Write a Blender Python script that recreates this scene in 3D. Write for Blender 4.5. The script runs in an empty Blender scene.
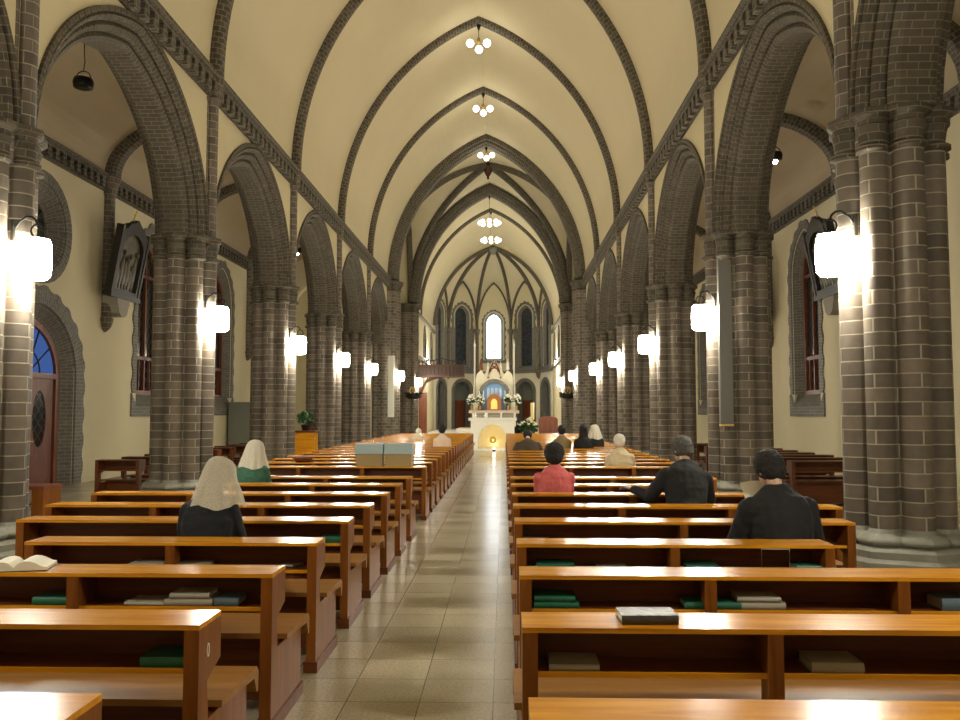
import bpy, bmesh, math, random
from mathutils import Vector, Matrix, Quaternion
from mathutils.geometry import tessellate_polygon
random.seed(7)
PI = math.pi
S = bpy.context.scene
COL = S.collection

# ------------------------------------------------------------------ camera, world, exposure
cam_d = bpy.data.cameras.new('camera'); cam = bpy.data.objects.new('camera', cam_d); COL.objects.link(cam)
cam_d.sensor_width = 36.0; cam_d.lens = 36.0 * 850 / 960; cam_d.clip_start = 0.05; cam_d.clip_end = 300
CX = 0.79                                   # the camera stands this far right of the nave's axis
cam.location = (CX, 0, 1.65)
cam.rotation_euler = (math.radians(90 + 3.50), 0, math.radians(1.617))
S.camera = cam
w = bpy.data.worlds.new('dusk'); S.world = w; w.use_nodes = True
w.node_tree.nodes['Background'].inputs[0].default_value = (0.10, 0.20, 0.42, 1)
w.node_tree.nodes['Background'].inputs[1].default_value = 0.6
S.view_settings.view_transform = 'Standard'; S.view_settings.look = 'None'; S.view_settings.gamma = 1
S.view_settings.use_curve_mapping = False
S.view_settings.exposure = 0.0
S.cycles.max_bounces = 7; S.cycles.diffuse_bounces = 5; S.cycles.glossy_bounces = 3; S.cycles.transmission_bounces = 2; S.cycles.transparent_max_bounces = 6
S.cycles.use_adaptive_sampling = True; S.cycles.adaptive_threshold = 0.03; S.cycles.adaptive_min_samples = 48
LAMP_GLOW = 215.0        # frosted glass of the pier lamps
LAMP_W = 42.0           # their bulbs
CHAND_GLOW = 5.0
CHAND_W = 30.0
PEND_W = 1.0
WARM = (1.0, 0.86, 0.62)
NEUTRAL = (1.0, 0.90, 0.70)

# ------------------------------------------------------------------ plan (metres)
Y0, BAY = 8.95, 5.85
def YK(k): return Y0 + BAY * k
YC0, YC1 = YK(5), 46.6                      # crossing
YC_END = 62.0                               # chancel end, apse centre
XW, XI, XO = 4.45, 5.30, 9.10               # nave wall faces, outer wall face
XP = 4.86                                   # pier centres
ZC, RISE = 7.64, 6.60                       # cornice, vault rise

# ------------------------------------------------------------------ mesh builder
class MB:
    def __init__(s): s.v = []; s.f = []; s.uv = []; s.mi = []; s.sm = []
    def face(s, idx, uv=None, mi=0, sm=False):
        s.f.append(list(idx)); s.uv.append(uv); s.mi.append(mi); s.sm.append(sm)
    def box(s, x0, x1, y0, y1, z0, z1, mi=0, M=None):
        b = len(s.v)
        P = [(x0,y0,z0),(x1,y0,z0),(x1,y1,z0),(x0,y1,z0),(x0,y0,z1),(x1,y0,z1),(x1,y1,z1),(x0,y1,z1)]
        if M is not None: P = [tuple(M @ Vector(p)) for p in P]
        s.v += P
        for q, ax in (((0,3,2,1),2),((4,5,6,7),2),((0,1,5,4),1),((2,3,7,6),1),((1,2,6,5),0),((3,0,4,7),0)):
            uv = []
            for i in q:
                p = P[i]
                uv.append((p[1],p[2]) if ax == 0 else ((p[0],p[2]) if ax == 1 else (p[0],p[1])))
            s.face([b+i for i in q], uv, mi)
        return s
    def loft(s, secs, closed=True, caps=True, mi=0, sm=False, us=None, loop=False):
        n = len(secs[0]); b = len(s.v)
        for sec in secs: s.v += [tuple(p) for p in sec]
        if us is None:
            us = [0.0]
            ref = max(secs, key=lambda q: sum((Vector(q[i])-Vector(q[i-1])).length for i in range(n)))
            for i in range(1, n+1): us.append(us[-1] + (Vector(ref[i % n]) - Vector(ref[i-1])).length)
        vs = [0.0]
        for j in range(1, len(secs)+1):
            A, B = secs[(j) % len(secs)], secs[j-1]
            vs.append(vs[-1] + sum((Vector(A[i])-Vector(B[i])).length for i in range(0, n, max(1, n//6))) / len(range(0, n, max(1, n//6))))
        m = n if closed else n-1
        for j in range(len(secs) if loop else len(secs)-1):
            j2 = (j+1) % len(secs)
            for i in range(m):
                i2 = (i+1) % n
                s.face([b+j*n+i, b+j*n+i2, b+j2*n+i2, b+j2*n+i], [(us[i],vs[j]),(us[i+1],vs[j]),(us[i+1],vs[j+1]),(us[i],vs[j+1])], mi, sm)
        if caps and closed and not loop:
            s.face([b+i for i in range(n)][::-1], [(secs[0][i][0], secs[0][i][1]) for i in range(n)][::-1], mi)
            o = b + (len(secs)-1)*n
            s.face([o+i for i in range(n)], [(secs[-1][i][0], secs[-1][i][1]) for i in range(n)], mi)
        return s
    def lathe(s, prof, c=(0,0,0), n=16, mi=0, sm=True, M=None, caps=True):
        secs = []
        for r, z in prof:
            sec = []
            for i in range(n):
                a = 2*PI*i/n
                p = Vector((r*math.cos(a), r*math.sin(a), z))
                if M is not None: p = M @ p
                sec.append(tuple(p + Vector(c)))
            secs.append(sec)
        return s.loft(secs, mi=mi, sm=sm, caps=caps)
    def tube(s, pts, r, n=8, mi=0, sm=True, caps=True, loop=False):
        pts = [Vector(p) for p in pts]; secs = []
        rr = r if isinstance(r, (list, tuple)) else [r]*len(pts)
        ref = None
        for i, p in enumerate(pts):
            if loop: t = pts[(i+1) % len(pts)] - pts[i-1]
            else: t = pts[min(i+1, len(pts)-1)] - pts[max(i-1, 0)]
            t.normalize()
            if ref is None: ref = Vector((0,0,1)) if abs(t.z) < 0.9 else Vector((1,0,0))
            a = t.cross(ref)
            if a.length < 1e-4: a = t.orthogonal()
            a.normalize(); bb = t.cross(a); ref = a.cross(t) if abs(a.cross(t).length) > .1 else ref
            secs.append([tuple(p + (a*math.cos(2*PI*k/n) + bb*math.sin(2*PI*k/n))*rr[i]) for k in range(n)])
        return s.loft(secs, mi=mi, sm=sm, caps=caps, loop=loop)
    def sphere(s, c, r, n=12, m=8, mi=0, M=None):
        rx, ry, rz = r if isinstance(r, (tuple, list)) else (r, r, r)
        b = len(s.v); c = Vector(c)
        for j in range(1, m):
            t = PI*j/m
            for i in range(n):
                a = 2*PI*i/n
                p = Vector((rx*math.sin(t)*math.cos(a), ry*math.sin(t)*math.sin(a), rz*math.cos(t)))
                if M is not None: p = M @ p
                s.v.append(tuple(c+p))
        for zz in (rz, -rz):
            p = Vector((0,0,zz))
            if M is not None: p = M @ p
            s.v.append(tuple(c+p))
        T = b+(m-1)*n; B = T+1
        for i in range(n):
            i2 = (i+1) % n
            s.face([T, b+i, b+i2], None, mi, True); s.face([B, b+(m-2)*n+i2, b+(m-2)*n+i], None, mi, True)
            for j in range(m-2): s.face([b+j*n+i, b+(j+1)*n+i, b+(j+1)*n+i2, b+j*n+i2], None, mi, True)
        return s
    def plate(s, loops, fmap, t0, t1, mi=0):
        """flat polygon (first loop) with holes (rest), extruded from depth t0 to t1; fmap(u, v, t) -> xyz"""
        allp = [p for l in loops for p in l]
        tris = tessellate_polygon([[Vector((p[0], p[1], 0)) for p in l] for l in loops])
        b = len(s.v); n = len(allp)
        s.v += [tuple(fmap(p[0], p[1], t0)) for p in allp] + [tuple(fmap(p[0], p[1], t1)) for p in allp]
        for t in tris:
            s.face([b+i for i in t], [allp[i] for i in t], mi); s.face([b+n+i for i in reversed(t)], [allp[i] for i in reversed(t)], mi)
        o = 0
        for l in loops:
            m = len(l); acc = 0
            for i in range(m):
                j = (i+1) % m; d = math.dist(l[i], l[j])
                s.face([b+o+i, b+o+j, b+n+o+j, b+n+o+i], [(acc,0),(acc+d,0),(acc+d,t1-t0),(acc,t1-t0)], mi); acc += d
            o += m
        return s
    def build(s, name, mats, parent=None, loc=(0,0,0), rz=0.0, recalc=True, **tags):
        me = bpy.data.meshes.new(name)
        me.from_pydata(s.v, [], s.f)
        ul = me.uv_layers.new(name='UVMap')
        data = [0.0]*(2*len(me.loops)); k = 0
        for f, uv in zip(s.f, s.uv):
            for i in range(len(f)):
                if uv: data[2*k], data[2*k+1] = uv[i]
                else: data[2*k], data[2*k+1] = s.v[f[i]][0], s.v[f[i]][2]
                k += 1
        ul.data.foreach_set('uv', data)
        me.polygons.foreach_set('material_index', s.mi); me.polygons.foreach_set('use_smooth', s.sm)
        for m in (mats if isinstance(mats, (list, tuple)) else [mats]): me.materials.append(m)
        if recalc:
            bm = bmesh.new(); bm.from_mesh(me); bmesh.ops.recalc_face_normals(bm, faces=bm.faces); bm.to_mesh(me); bm.free()
        me.update()
        o = bpy.data.objects.new(name, me); COL.objects.link(o)
        o.location = loc; o.rotation_euler = (0,0,rz)
        if parent is not None: o.parent = parent
        for k2, v2 in tags.items(): o[k2] = v2
        return o

def thing(name, label, cat, loc=(0,0,0), rz=0.0, group=None):
    o = bpy.data.objects.new(name, None); COL.objects.link(o); o.empty_display_size = .1
    o.location = loc; o.rotation_euler = (0,0,rz); o['label'] = label; o['category'] = cat
    if group: o['group'] = group
    return o
def struct_root(name, loc=(0,0,0)):
    o = bpy.data.objects.new(name, None); COL.objects.link(o); o.location = loc; o['kind'] = 'structure'; return o
def tag(o, label, cat, group=None):
    o['label'] = label; o['category'] = cat
    if group: o['group'] = group
    return o
def copy_tree(o, parent=None):
    c = o.copy(); COL.objects.link(c); c.parent = parent
    for ch in list(o.children): copy_tree(ch, c)
    return c
def point_light(name, loc, power, r, color, parent=None):
    l = bpy.data.lights.new(name, 'POINT'); l.energy = power; l.shadow_soft_size = r; l.color = color
    o = bpy.data.objects.new(name, l); COL.objects.link(o); o.location = loc
    if parent is not None: o.parent = parent
    return o

# ------------------------------------------------------------------ materials
def mat(name):
    m = bpy.data.materials.new(name); m.use_nodes = True
    nt = m.node_tree; return m, nt, nt.nodes, nt.links, nt.nodes['Principled BSDF']
def c4(c): return (c[0], c[1], c[2], 1)
def plain(name, col, rough=.5, metal=0, noise=0, scale=20, bump=0, coat=0, emit=None, es=0):
    m, nt, N, L, P = mat(name)
    P.inputs['Base Color'].default_value = c4(col); P.inputs['Roughness'].default_value = rough; P.inputs['Metallic'].default_value = metal
    if coat: P.inputs['Coat Weight'].default_value = coat; P.inputs['Coat Roughness'].default_value = .12
    tc = N.new('ShaderNodeTexCoord'); nz = N.new('ShaderNodeTexNoise'); nz.inputs['Scale'].default_value = scale; nz.inputs['Detail'].default_value = 5
    L.new(tc.outputs['Object'], nz.inputs['Vector'])
    mx = N.new('ShaderNodeMixRGB'); mx.inputs[1].default_value = c4([c*(1-noise) for c in col]); mx.inputs[2].default_value = c4([min(1, c*(1+noise)) for c in col])
    L.new(nz.outputs['Fac'], mx.inputs[0]); L.new(mx.outputs[0], P.inputs['Base Color'])
    if bump:
        b = N.new('ShaderNodeBump'); b.inputs['Strength'].default_value = bump; b.inputs['Distance'].default_value = .02
        L.new(nz.outputs['Fac'], b.inputs['Height']); L.new(b.outputs[0], P.inputs['Normal'])
    if emit: P.inputs['Emission Color'].default_value = c4(emit); P.inputs['Emission Strength'].default_value = es
    return m
def brick(name, c1, c2, mort, bw=.26, rh=.135, ms=.011, rough=.7, swap=False, bias=0):
    m, nt, N, L, P = mat(name)
    uv = N.new('ShaderNodeUVMap'); vec = uv.outputs[0]
    if swap:
        sp = N.new('ShaderNodeSeparateXYZ'); cb = N.new('ShaderNodeCombineXYZ'); L.new(vec, sp.inputs[0]); L.new(sp.outputs[0], cb.inputs[1]); L.new(sp.outputs[1], cb.inputs[0]); vec = cb.outputs[0]
    bt = N.new('ShaderNodeTexBrick'); L.new(vec, bt.inputs['Vector'])
    bt.inputs['Scale'].default_value = 1; bt.inputs['Brick Width'].default_value = bw; bt.inputs['Row Height'].default_value = rh
    bt.inputs['Mortar Size'].default_value = ms; bt.inputs['Mortar Smooth'].default_value = .3; bt.inputs['Bias'].default_value = bias
    bt.inputs['Color1'].default_value = c4(c1); bt.inputs['Color2'].default_value = c4(c2); bt.inputs['Mortar'].default_value = c4(mort)
    nz = N.new('ShaderNodeTexNoise'); nz.inputs['Scale'].default_value = 9; nz.inputs['Detail'].default_value = 6; tc = N.new('ShaderNodeTexCoord'); L.new(tc.outputs['Object'], nz.inputs['Vector'])
    mp = N.new('ShaderNodeMapRange'); mp.inputs[3].default_value = .72; mp.inputs[4].default_value = 1.28; L.new(nz.outputs['Fac'], mp.inputs[0])
    mx = N.new('ShaderNodeMixRGB'); mx.blend_type = 'MULTIPLY'; mx.inputs[0].default_value = 1
    L.new(bt.outputs['Color'], mx.inputs[1]); L.new(mp.outputs[0], mx.inputs[2]); L.new(mx.outputs[0], P.inputs['Base Color'])
    ad = N.new('ShaderNodeMath'); ad.operation = 'MULTIPLY_ADD'; ad.inputs[1].default_value = -1; L.new(bt.outputs['Fac'], ad.inputs[0]); 
    ml = N.new('ShaderNodeMath'); ml.operation = 'MULTIPLY'; ml.inputs[1].default_value = .5; L.new(nz.outputs['Fac'], ml.inputs[0]); L.new(ml.outputs[0], ad.inputs[2])
    b = N.new('ShaderNodeBump'); b.inputs['Strength'].default_value = .55; b.inputs['Distance'].default_value = .012
    L.new(ad.outputs[0], b.inputs['Height']); L.new(b.outputs[0], P.inputs['Normal'])
    P.inputs['Roughness'].default_value = rough
    return m
def wood(name, dark, light, rough=.28, coat=.4, scale=1.0, axis=0):
    m, nt, N, L, P = mat(name)
    tc = N.new('ShaderNodeTexCoord'); mp = N.new('ShaderNodeMapping')
    sc = [9*scale, 9*scale, 9*scale]; sc[axis] = .8*scale; mp.inputs['Scale'].default_value = sc
    L.new(tc.outputs['Object'], mp.inputs[0])
    n1 = N.new('ShaderNodeTexNoise'); n1.inputs['Scale'].default_value = 2.2; n1.inputs['Detail'].default_value = 7; n1.inputs['Distortion'].default_value = .6
    L.new(mp.outputs[0], n1.inputs['Vector'])
    cr = N.new('ShaderNodeValToRGB'); cr.color_ramp.elements[0].position = .3; cr.color_ramp.elements[0].color = c4(dark)
    cr.color_ramp.elements[1].position = .7; cr.color_ramp.elements[1].color = c4(light)
    L.new(n1.outputs['Fac'], cr.inputs[0]); L.new(cr.outputs[0], P.inputs['Base Color'])
    P.inputs['Specular IOR Level'].default_value = .22 if 'oak' in name or 'seat' in name else .4
    P.inputs['Roughness'].default_value = rough; P.inputs['Coat Weight'].default_value = coat; P.inputs['Coat Roughness'].default_value = .13
    b = N.new('ShaderNodeBump'); b.inputs['Strength'].default_value = .03; b.inputs['Distance'].default_value = .004; L.new(n1.outputs['Fac'], b.inputs['Height']); L.new(b.outputs[0], P.inputs['Normal'])
    return m
def emitter(name, col, s):
    m, nt, N, L, P = mat(name); N.remove(P); e = N.new('ShaderNodeEmission'); e.inputs[0].default_value = c4(col); e.inputs[1].default_value = s
    L.new(e.outputs[0], N['Material Output'].inputs[0]); return m

M = {}
GB = (.085,.070,.058)
M['brick'] = brick('grey_brown_brick', (.085,.070,.053), (.170,.136,.104), (.33,.30,.22), bw=.30, rh=.14, ms=.007)
M['brick_arch'] = brick('arch_brick', (.052,.043,.030), (.092,.074,.050), (.17,.15,.10), bw=.22, rh=.085, ms=.007)
M['brick_grey'] = brick('grey_wall_brick', (.115,.11,.095), (.165,.155,.13), (.28,.27,.22), bw=.25, rh=.085, ms=.007)
M['brick_rib'] = brick('rib_brick', (.052,.044,.034), (.105,.088,.064), (.20,.18,.13), bw=.16, rh=.10, ms=.010)
M['plaster'] = plain('cream_plaster', (.70,.63,.42), .85, noise=.05, scale=1.3, bump=.05)
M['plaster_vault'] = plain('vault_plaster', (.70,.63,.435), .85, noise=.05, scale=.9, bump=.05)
M['plaster_aisle'] = plain('brown_shaded_aisle_vault_plaster', (.50,.42,.285), .85, noise=.06, scale=.9)  # browner than the wall plaster, and darkened to stand in for aisle shade
M['plaster_white'] = plain('pale_chancel_plaster', (.80,.74,.58), .8, noise=.04, scale=3)
M['stone'] = plain('grey_stone', (.26,.255,.21), .6, noise=.25, scale=14, bump=.2)
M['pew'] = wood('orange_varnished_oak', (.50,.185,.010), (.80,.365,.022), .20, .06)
M['pew_end'] = wood('shaded_orange_oak_upright', (.155,.048,.008), (.26,.088,.014), .3, .05, axis=2)  # same oak darkened: the shade on uprights is painted into the colour
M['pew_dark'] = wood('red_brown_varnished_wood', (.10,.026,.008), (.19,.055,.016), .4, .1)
M['pew_seat'] = wood('tan_seat_wood', (.26,.115,.028), (.36,.175,.048), .4, .0)
M['canopy'] = wood('dark_canopy_wood', (.045,.016,.008), (.10,.036,.014), .5, 0)
M['wood_red'] = wood('red_wood', (.12,.032,.014), (.23,.068,.027), .5, .0, axis=2)
M['iron'] = plain('black_iron', (.02,.018,.016), .45, .6)
M['lamp'] = emitter('lit_frosted_glass', (1,.945,.79), LAMP_GLOW)
M['globe'] = emitter('lit_globe', (1,.97,.90), CHAND_GLOW)
M['bulb'] = emitter('lit_bulb', (1,.95,.85), 60)
M['brass'] = plain('brass', (.55,.36,.10), .3, .9)
M['gold'] = plain('gold', (.85,.60,.18), .3, .7)
M['marble'] = plain('white_marble', (.82,.79,.70), .35, noise=.06, scale=6)
M['skin'] = plain('skin', (.56,.35,.24), .5, noise=.04)
M['hair'] = plain('black_hair', (.010,.009,.008), .8, noise=.3, scale=60, bump=.6)
M['hair_grey'] = plain('grey_hair', (.075,.075,.07), .8, noise=.4, scale=60, bump=.6)
M['hair_white'] = plain('white_hair', (.62,.60,.52), .6, noise=.2, scale=60, bump=.5)
M['navy'] = plain('dark_navy_cloth', (.008,.010,.014), .85, noise=.3, scale=14, bump=.5)
M['black_suit'] = plain('charcoal_suit', (.009,.009,.011), .85, noise=.25, scale=12, bump=.4)
M['pink'] = plain('coral_pink_cloth', (.60,.12,.12), .75, noise=.15, scale=12, bump=.5)
M['beige'] = plain('cream_jacket', (.62,.52,.33), .8, noise=.1, scale=12, bump=.4)
M['olive'] = plain('olive_jacket', (.20,.15,.065), .8, noise=.1, scale=12, bump=.4)
M['brown'] = plain('dark_brown_jacket', (.06,.04,.022), .8, noise=.2, scale=12, bump=.4)
M['green'] = plain('dark_green_cloth', (.035,.12,.075), .8, noise=.35, scale=30, bump=.4)
M['rose'] = plain('pale_rose_shirt', (.72,.55,.42), .8, noise=.1, scale=12, bump=.4)
M['trousers'] = plain('dark_trousers', (.03,.03,.035), .8)
M['shoe'] = plain('black_shoe', (.015,.013,.012), .35)
M['eye'] = plain('dark_eye', (.02,.015,.01), .2)
M['page'] = plain('white_page', (.82,.79,.66), .7, noise=.05, scale=30)
M['page_grey'] = plain('grey_page_edges', (.40,.38,.30), .8, noise=.15, scale=80)
M['cover_green'] = plain('green_cover', (.012,.13,.075), .4)
M['cover_black'] = plain('worn_black_leather', (.05,.045,.042), .38, noise=.5, scale=40, bump=.3)
M['cover_grey'] = plain('grey_cover', (.34,.32,.26), .7)
M['cover_blue'] = plain('blue_grey_cover', (.09,.14,.17), .5)
M['speaker'] = plain('grey_speaker_cloth', (.13,.12,.10), .5, noise=.1, scale=200, bump=.1)
M['white_speaker'] = plain('off_white_enamel', (.62,.60,.50), .5)
M['leaf'] = plain('dark_green_leaf', (.03,.09,.02), .5, noise=.4)
M['petal'] = plain('white_petal', (.85,.84,.72), .6)
M['petal_yellow'] = plain('yellow_petal', (.8,.6,.12), .6)
M['wax'] = plain('cream_wax', (.85,.70,.32), .5)
M['white_wax'] = plain('white_wax', (.85,.83,.75), .5)
M['blue_cloth'] = plain('pale_blue_cloth', (.36,.45,.47), .8, noise=.15, scale=30)
M['box_tan'] = plain('tan_box', (.33,.235,.10), .7, noise=.2, scale=40)
M['metal_grey'] = plain('grey_panel', (.20,.21,.18), .5)
M['relief'] = plain('dark_painted_relief', (.10,.085,.05), .5, noise=.8, scale=7, bump=1.0)
M['frame_dark'] = plain('dark_carved_wood', (.022,.017,.013), .55, noise=.3, scale=30, bump=.4)
M['stone_light'] = plain('pale_stone', (.33,.31,.25), .7, noise=.1)
M['blue_mosaic'] = plain('blue_mosaic', (.16,.34,.62), .35, noise=.3, scale=30)
M['kneeler'] = plain('grey_blue_vinyl', (.075,.095,.10), .5)
M['day'] = emitter('daylit_pane', (.90,.96,1.0), 7.5)
M['dusk_pane'] = emitter('dusk_blue_pane', (.06,.13,.38), .8)

def glass_mat(name, base, scale, sat, val):
    m, nt, N, L, P = mat(name)
    tc = N.new('ShaderNodeTexCoord'); v = N.new('ShaderNodeTexVoronoi'); v.inputs['Scale'].default_value = scale; L.new(tc.outputs['Object'], v.inputs['Vector'])
    h = N.new('ShaderNodeHueSaturation'); h.inputs['Saturation'].default_value = sat; h.inputs['Value'].default_value = val; L.new(v.outputs['Color'], h.inputs['Color'])
    mx = N.new('ShaderNodeMixRGB'); mx.inputs[0].default_value = .5; mx.inputs[2].default_value = c4(base); L.new(h.outputs[0], mx.inputs[1])
    L.new(mx.outputs[0], P.inputs['Base Color']); P.inputs['Roughness'].default_value = .15
    return m
M['stained'] = glass_mat('dark_stained_glass', (.02,.03,.05), 9, .9, .12)
def leaded():
    m, nt, N, L, P = mat('leaded_diamond_glass')
    uv = N.new('ShaderNodeUVMap'); mp = N.new('ShaderNodeMapping'); mp.inputs['Rotation'].default_value = (0,0,PI/4); mp.inputs['Scale'].default_value = (5,5,5)
    L.new(uv.outputs[0], mp.inputs[0]); b = N.new('ShaderNodeTexBrick'); b.offset = 0; L.new(mp.outputs[0], b.inputs['Vector'])
    b.inputs['Scale'].default_value = 1; b.inputs['Brick Width'].default_value = 1; b.inputs['Row Height'].default_value = 1; b.inputs['Mortar Size'].default_value = .05
    b.inputs['Color1'].default_value = (.012,.014,.02,1); b.inputs['Color2'].default_value = (.02,.022,.028,1); b.inputs['Mortar'].default_value = (.09,.08,.06,1)
    L.new(b.outputs['Color'], P.inputs['Base Color']); P.inputs['Roughness'].default_value = .12
    return m
M['leaded'] = leaded()
def floor_mat():
    m, nt, N, L, P = mat('granite_tiles')
    tc = N.new('ShaderNodeTexCoord'); mp = N.new('ShaderNodeMapping'); mp.inputs['Location'].default_value = (.115,.1,0); L.new(tc.outputs['Object'], mp.inputs[0])
    b = N.new('ShaderNodeTexBrick'); b.offset = 0; L.new(mp.outputs[0], b.inputs['Vector'])
    b.inputs['Scale'].default_value = 1; b.inputs['Brick Width'].default_value = .42; b.inputs['Row Height'].default_value = .42; b.inputs['Mortar Size'].default_value = .003; b.inputs['Bias'].default_value = -.1
    b.inputs['Color1'].default_value = (.43,.375,.265,1); b.inputs['Color2'].default_value = (.56,.49,.355,1); b.inputs['Mortar'].default_value = (.10,.09,.065,1)
    n = N.new('ShaderNodeTexNoise'); n.inputs['Scale'].default_value = 55; n.inputs['Detail'].default_value = 3; L.new(tc.outputs['Object'], n.inputs['Vector'])
    r = N.new('ShaderNodeMapRange'); r.inputs[1].default_value = .3; r.inputs[2].default_value = .7; r.inputs[3].default_value = .80; r.inputs[4].default_value = 1.2; L.new(n.outputs['Fac'], r.inputs[0])
    mx = N.new('ShaderNodeMixRGB'); mx.blend_type = 'MULTIPLY'; mx.inputs[0].default_value = 1; L.new(b.outputs['Color'], mx.inputs[1]); L.new(r.outputs[0], mx.inputs[2])
    L.new(mx.outputs[0], P.inputs['Base Color']); P.inputs['Roughness'].default_value = .21
    return m
M['floor'] = floor_mat()
def veil_mat():
    m, nt, N, L, P = mat('cream_lace_veil')
    P.inputs['Base Color'].default_value = (.80,.74,.60,1); P.inputs['Roughness'].default_value = .8
    tc = N.new('ShaderNodeTexCoord'); v = N.new('ShaderNodeTexVoronoi'); v.inputs['Scale'].default_value = 160; L.new(tc.outputs['Object'], v.inputs['Vector'])
    r = N.new('ShaderNodeMapRange'); r.inputs[1].default_value = .1; r.inputs[2].default_value = .6; r.inputs[3].default_value = .38; r.inputs[4].default_value = .66; L.new(v.outputs['Distance'], r.inputs[0]); L.new(r.outputs[0], P.inputs['Alpha'])
    return m
M['veil'] = veil_mat()

# ------------------------------------------------------------------ arches
def arc(a, b, p, t):
    """pointed arch, half width a, rise b; t -1..1 from one spring over the apex to the other"""
    R = a*(1+p); th = math.acos(p*a/R)*(1-abs(t)); k = b/(a*math.sqrt(1+2*p))
    x = -p*a + R*math.cos(th); z = R*math.sin(th)*k
    return (math.copysign(x, t) if t else 0.0), z
def arch_path(a, b, p, n=12): return [arc(a, b, p, -1 + i/n) for i in range(2*n+1)]
def hood(w, z0, zs, b, p, d, n=9, teeth=None):
    """outline of an arched opening at offset d: up one jamb, over, and down"""
    pts = [(-(w+d), z0)]
    m = max(1, int((zs-z0)/.3)); pts += [(-(w+d), z0+(zs-z0)*i/m) for i in range(1, m)]
    pts += [(x, zs+z) for x, z in arch_path(w+d, b+d, p, n)]
    pts += [((w+d), zs-(zs-z0)*i/m) for i in range(1, m)] + [((w+d), z0)]
    return pts
def arch_ring(mb, a, b, p, prof, fmap, n=16, mi=0, sm=False):
    secs = []
    for i in range(2*n+1):
        t = -1+i/n
        sec = []
        for d, x in prof:
            s_, z = arc(a+d, b+d, p, t); sec.append(fmap(s_, z, x))
        secs.append(sec)
    mb.loft(secs, mi=mi, sm=sm)
# ================================================================== THE SETTING
def ring_profile(R0, lobes, n=96):
    """radial outline: core of radius R0 with round shafts (distance, angle, radius)"""
    out = []
    for i in range(n):
        a = 2*PI*i/n; r = R0
        for d, la, lr in lobes:
            da = a-la; c = d*math.cos(da); q = lr*lr - (d*math.sin(da))**2
            if q > 0 and c > 0: r = max(r, c+math.sqrt(q))
        out.append((r*math.cos(a), r*math.sin(a)))
    return out
LOBES = [(.405, k*PI/4, .150 if k % 2 == 0 else .138) for k in range(8)]
PIER = ring_profile(.37, LOBES, 120)
PUS = [(i/120*8+.5)*.30 for i in range(121)]
OCT = [(math.cos(PI/8+k*PI/4), math.sin(PI/8+k*PI/4)) for k in range(8)]
def oct_at(r, n=120):
    out = []
    for i in range(n):
        a = 2*PI*i/n; k = (a % (PI/4)) - PI/8
        rr = r*math.cos(PI/8)/math.cos(k); out.append((rr*math.cos(a), rr*math.sin(a)))
    return out
def lerp(A, B, t): return [(a[0]*(1-t)+b[0]*t, a[1]*(1-t)+b[1]*t) for a, b in zip(A, B)]
def secs_of(list_): return [[(x, y, z) for x, y in pr] for pr, z in list_]
def scaled(pr, s): return [(x*s, y*s) for x, y in pr]
OC = oct_at(.64)
def mesh_pier_base():
    mb = MB(); big = scaled(PIER, 1.32)
    o1 = oct_at(.80); o2 = oct_at(.74); L = [(o1,0),(o1,.20),(o2,.235),(o2,.30),(scaled(o2,.93),.33)]
    for a in range(7):
        t = a/6; L.append((scaled(lerp(PIER, oct_at(.58), .75), 1.10+.10*math.sin(PI*t)), .34+.10*t))
    L.append((scaled(PIER, 1.05), .46)); L.append((PIER, .50))
    return mb.loft(secs_of(L), sm=False)
def mesh_pier_cap(z0=4.28):
    mb = MB(); L = [(PIER, z0), (scaled(PIER,1.10), z0+.02), (scaled(PIER,1.10), z0+.06), (scaled(PIER,1.0), z0+.09), (scaled(PIER,1.02), z0+.17),
         (scaled(PIER, 1.03), z0+.20), (scaled(lerp(PIER, oct_at(.56), .3), 1.06), z0+.27), (scaled(PIER,1.02), z0+.29), (scaled(PIER,1.04), z0+.33), (lerp(scaled(PIER,1.12), OC, .7), z0+.37), (lerp(scaled(PIER,1.12), OC, .75), z0+.43), (oct_at(.58), z0+.45)]
    return mb.loft(secs_of(L))
def mesh_pier_shaft(z0, z1):
    return MB().loft(secs_of([(PIER, z0), (PIER, (z0+z1)/2), (PIER, z1)]), caps=False, sm=True, us=PUS)
ZCAP = 4.70
cache = {}
def lamp_parts(root, side):
    """iron bracket lamp hung on the nave face of a pier"""
    if 'lamp' not in cache:
        a = MB()
        a.lathe([(.03,.245),(.08,.228),(.125,.222),(.13,.212)], n=16)
        a.tube([(0.07*math.cos(q), 0, .305+.07*math.sin(q)) for q in [i*2*PI/14 for i in range(14)]], .010, 6, loop=True)
        b = MB(); b.tube([(0,0,.37),(.02,0,.42),(.06,0,.455),(.12,0,.46),(.20,0,.40),(.26,0,.30)], .013, 7); b.box(.24,.27,-.04,.04,.20,.42)
        c = MB(); c.lathe([(.03,-.225),(.10,-.215),(.138,-.18),(.148,-.10),(.148,.06),(.138,.18),(.10,.215)], n=18)
        cache['lamp'] = (a, b, c)
    a, b, c = cache['lamp']
    def flip(mb):
        if side > 0: return mb
        q = MB(); q.v = [(-x,y,z) for x,y,z in mb.v]; q.f = mb.f; q.uv = mb.uv; q.mi = mb.mi; q.sm = mb.sm; return q
    flip(a).build('lamp_cap', M['iron'], root); flip(b).build('bracket', M['iron'], root); flip(c).build('glass_shade', M['lamp'], root)

# floor, steps
fl = MB(); fl.box(-13,13,-7,68,-.3,0); fl.build('floor', M['floor'], kind='structure')
pf = MB(); pf.box(-4.1,4.1,47.2,66.5,0,.18); pf.box(-4.1,4.1,47.6,66.5,.18,.36); pf.box(-2.4,2.4,56.5,61.5,.36,.54)
pf.build('floor_sanctuary', M['marble'], kind='structure')

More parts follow.
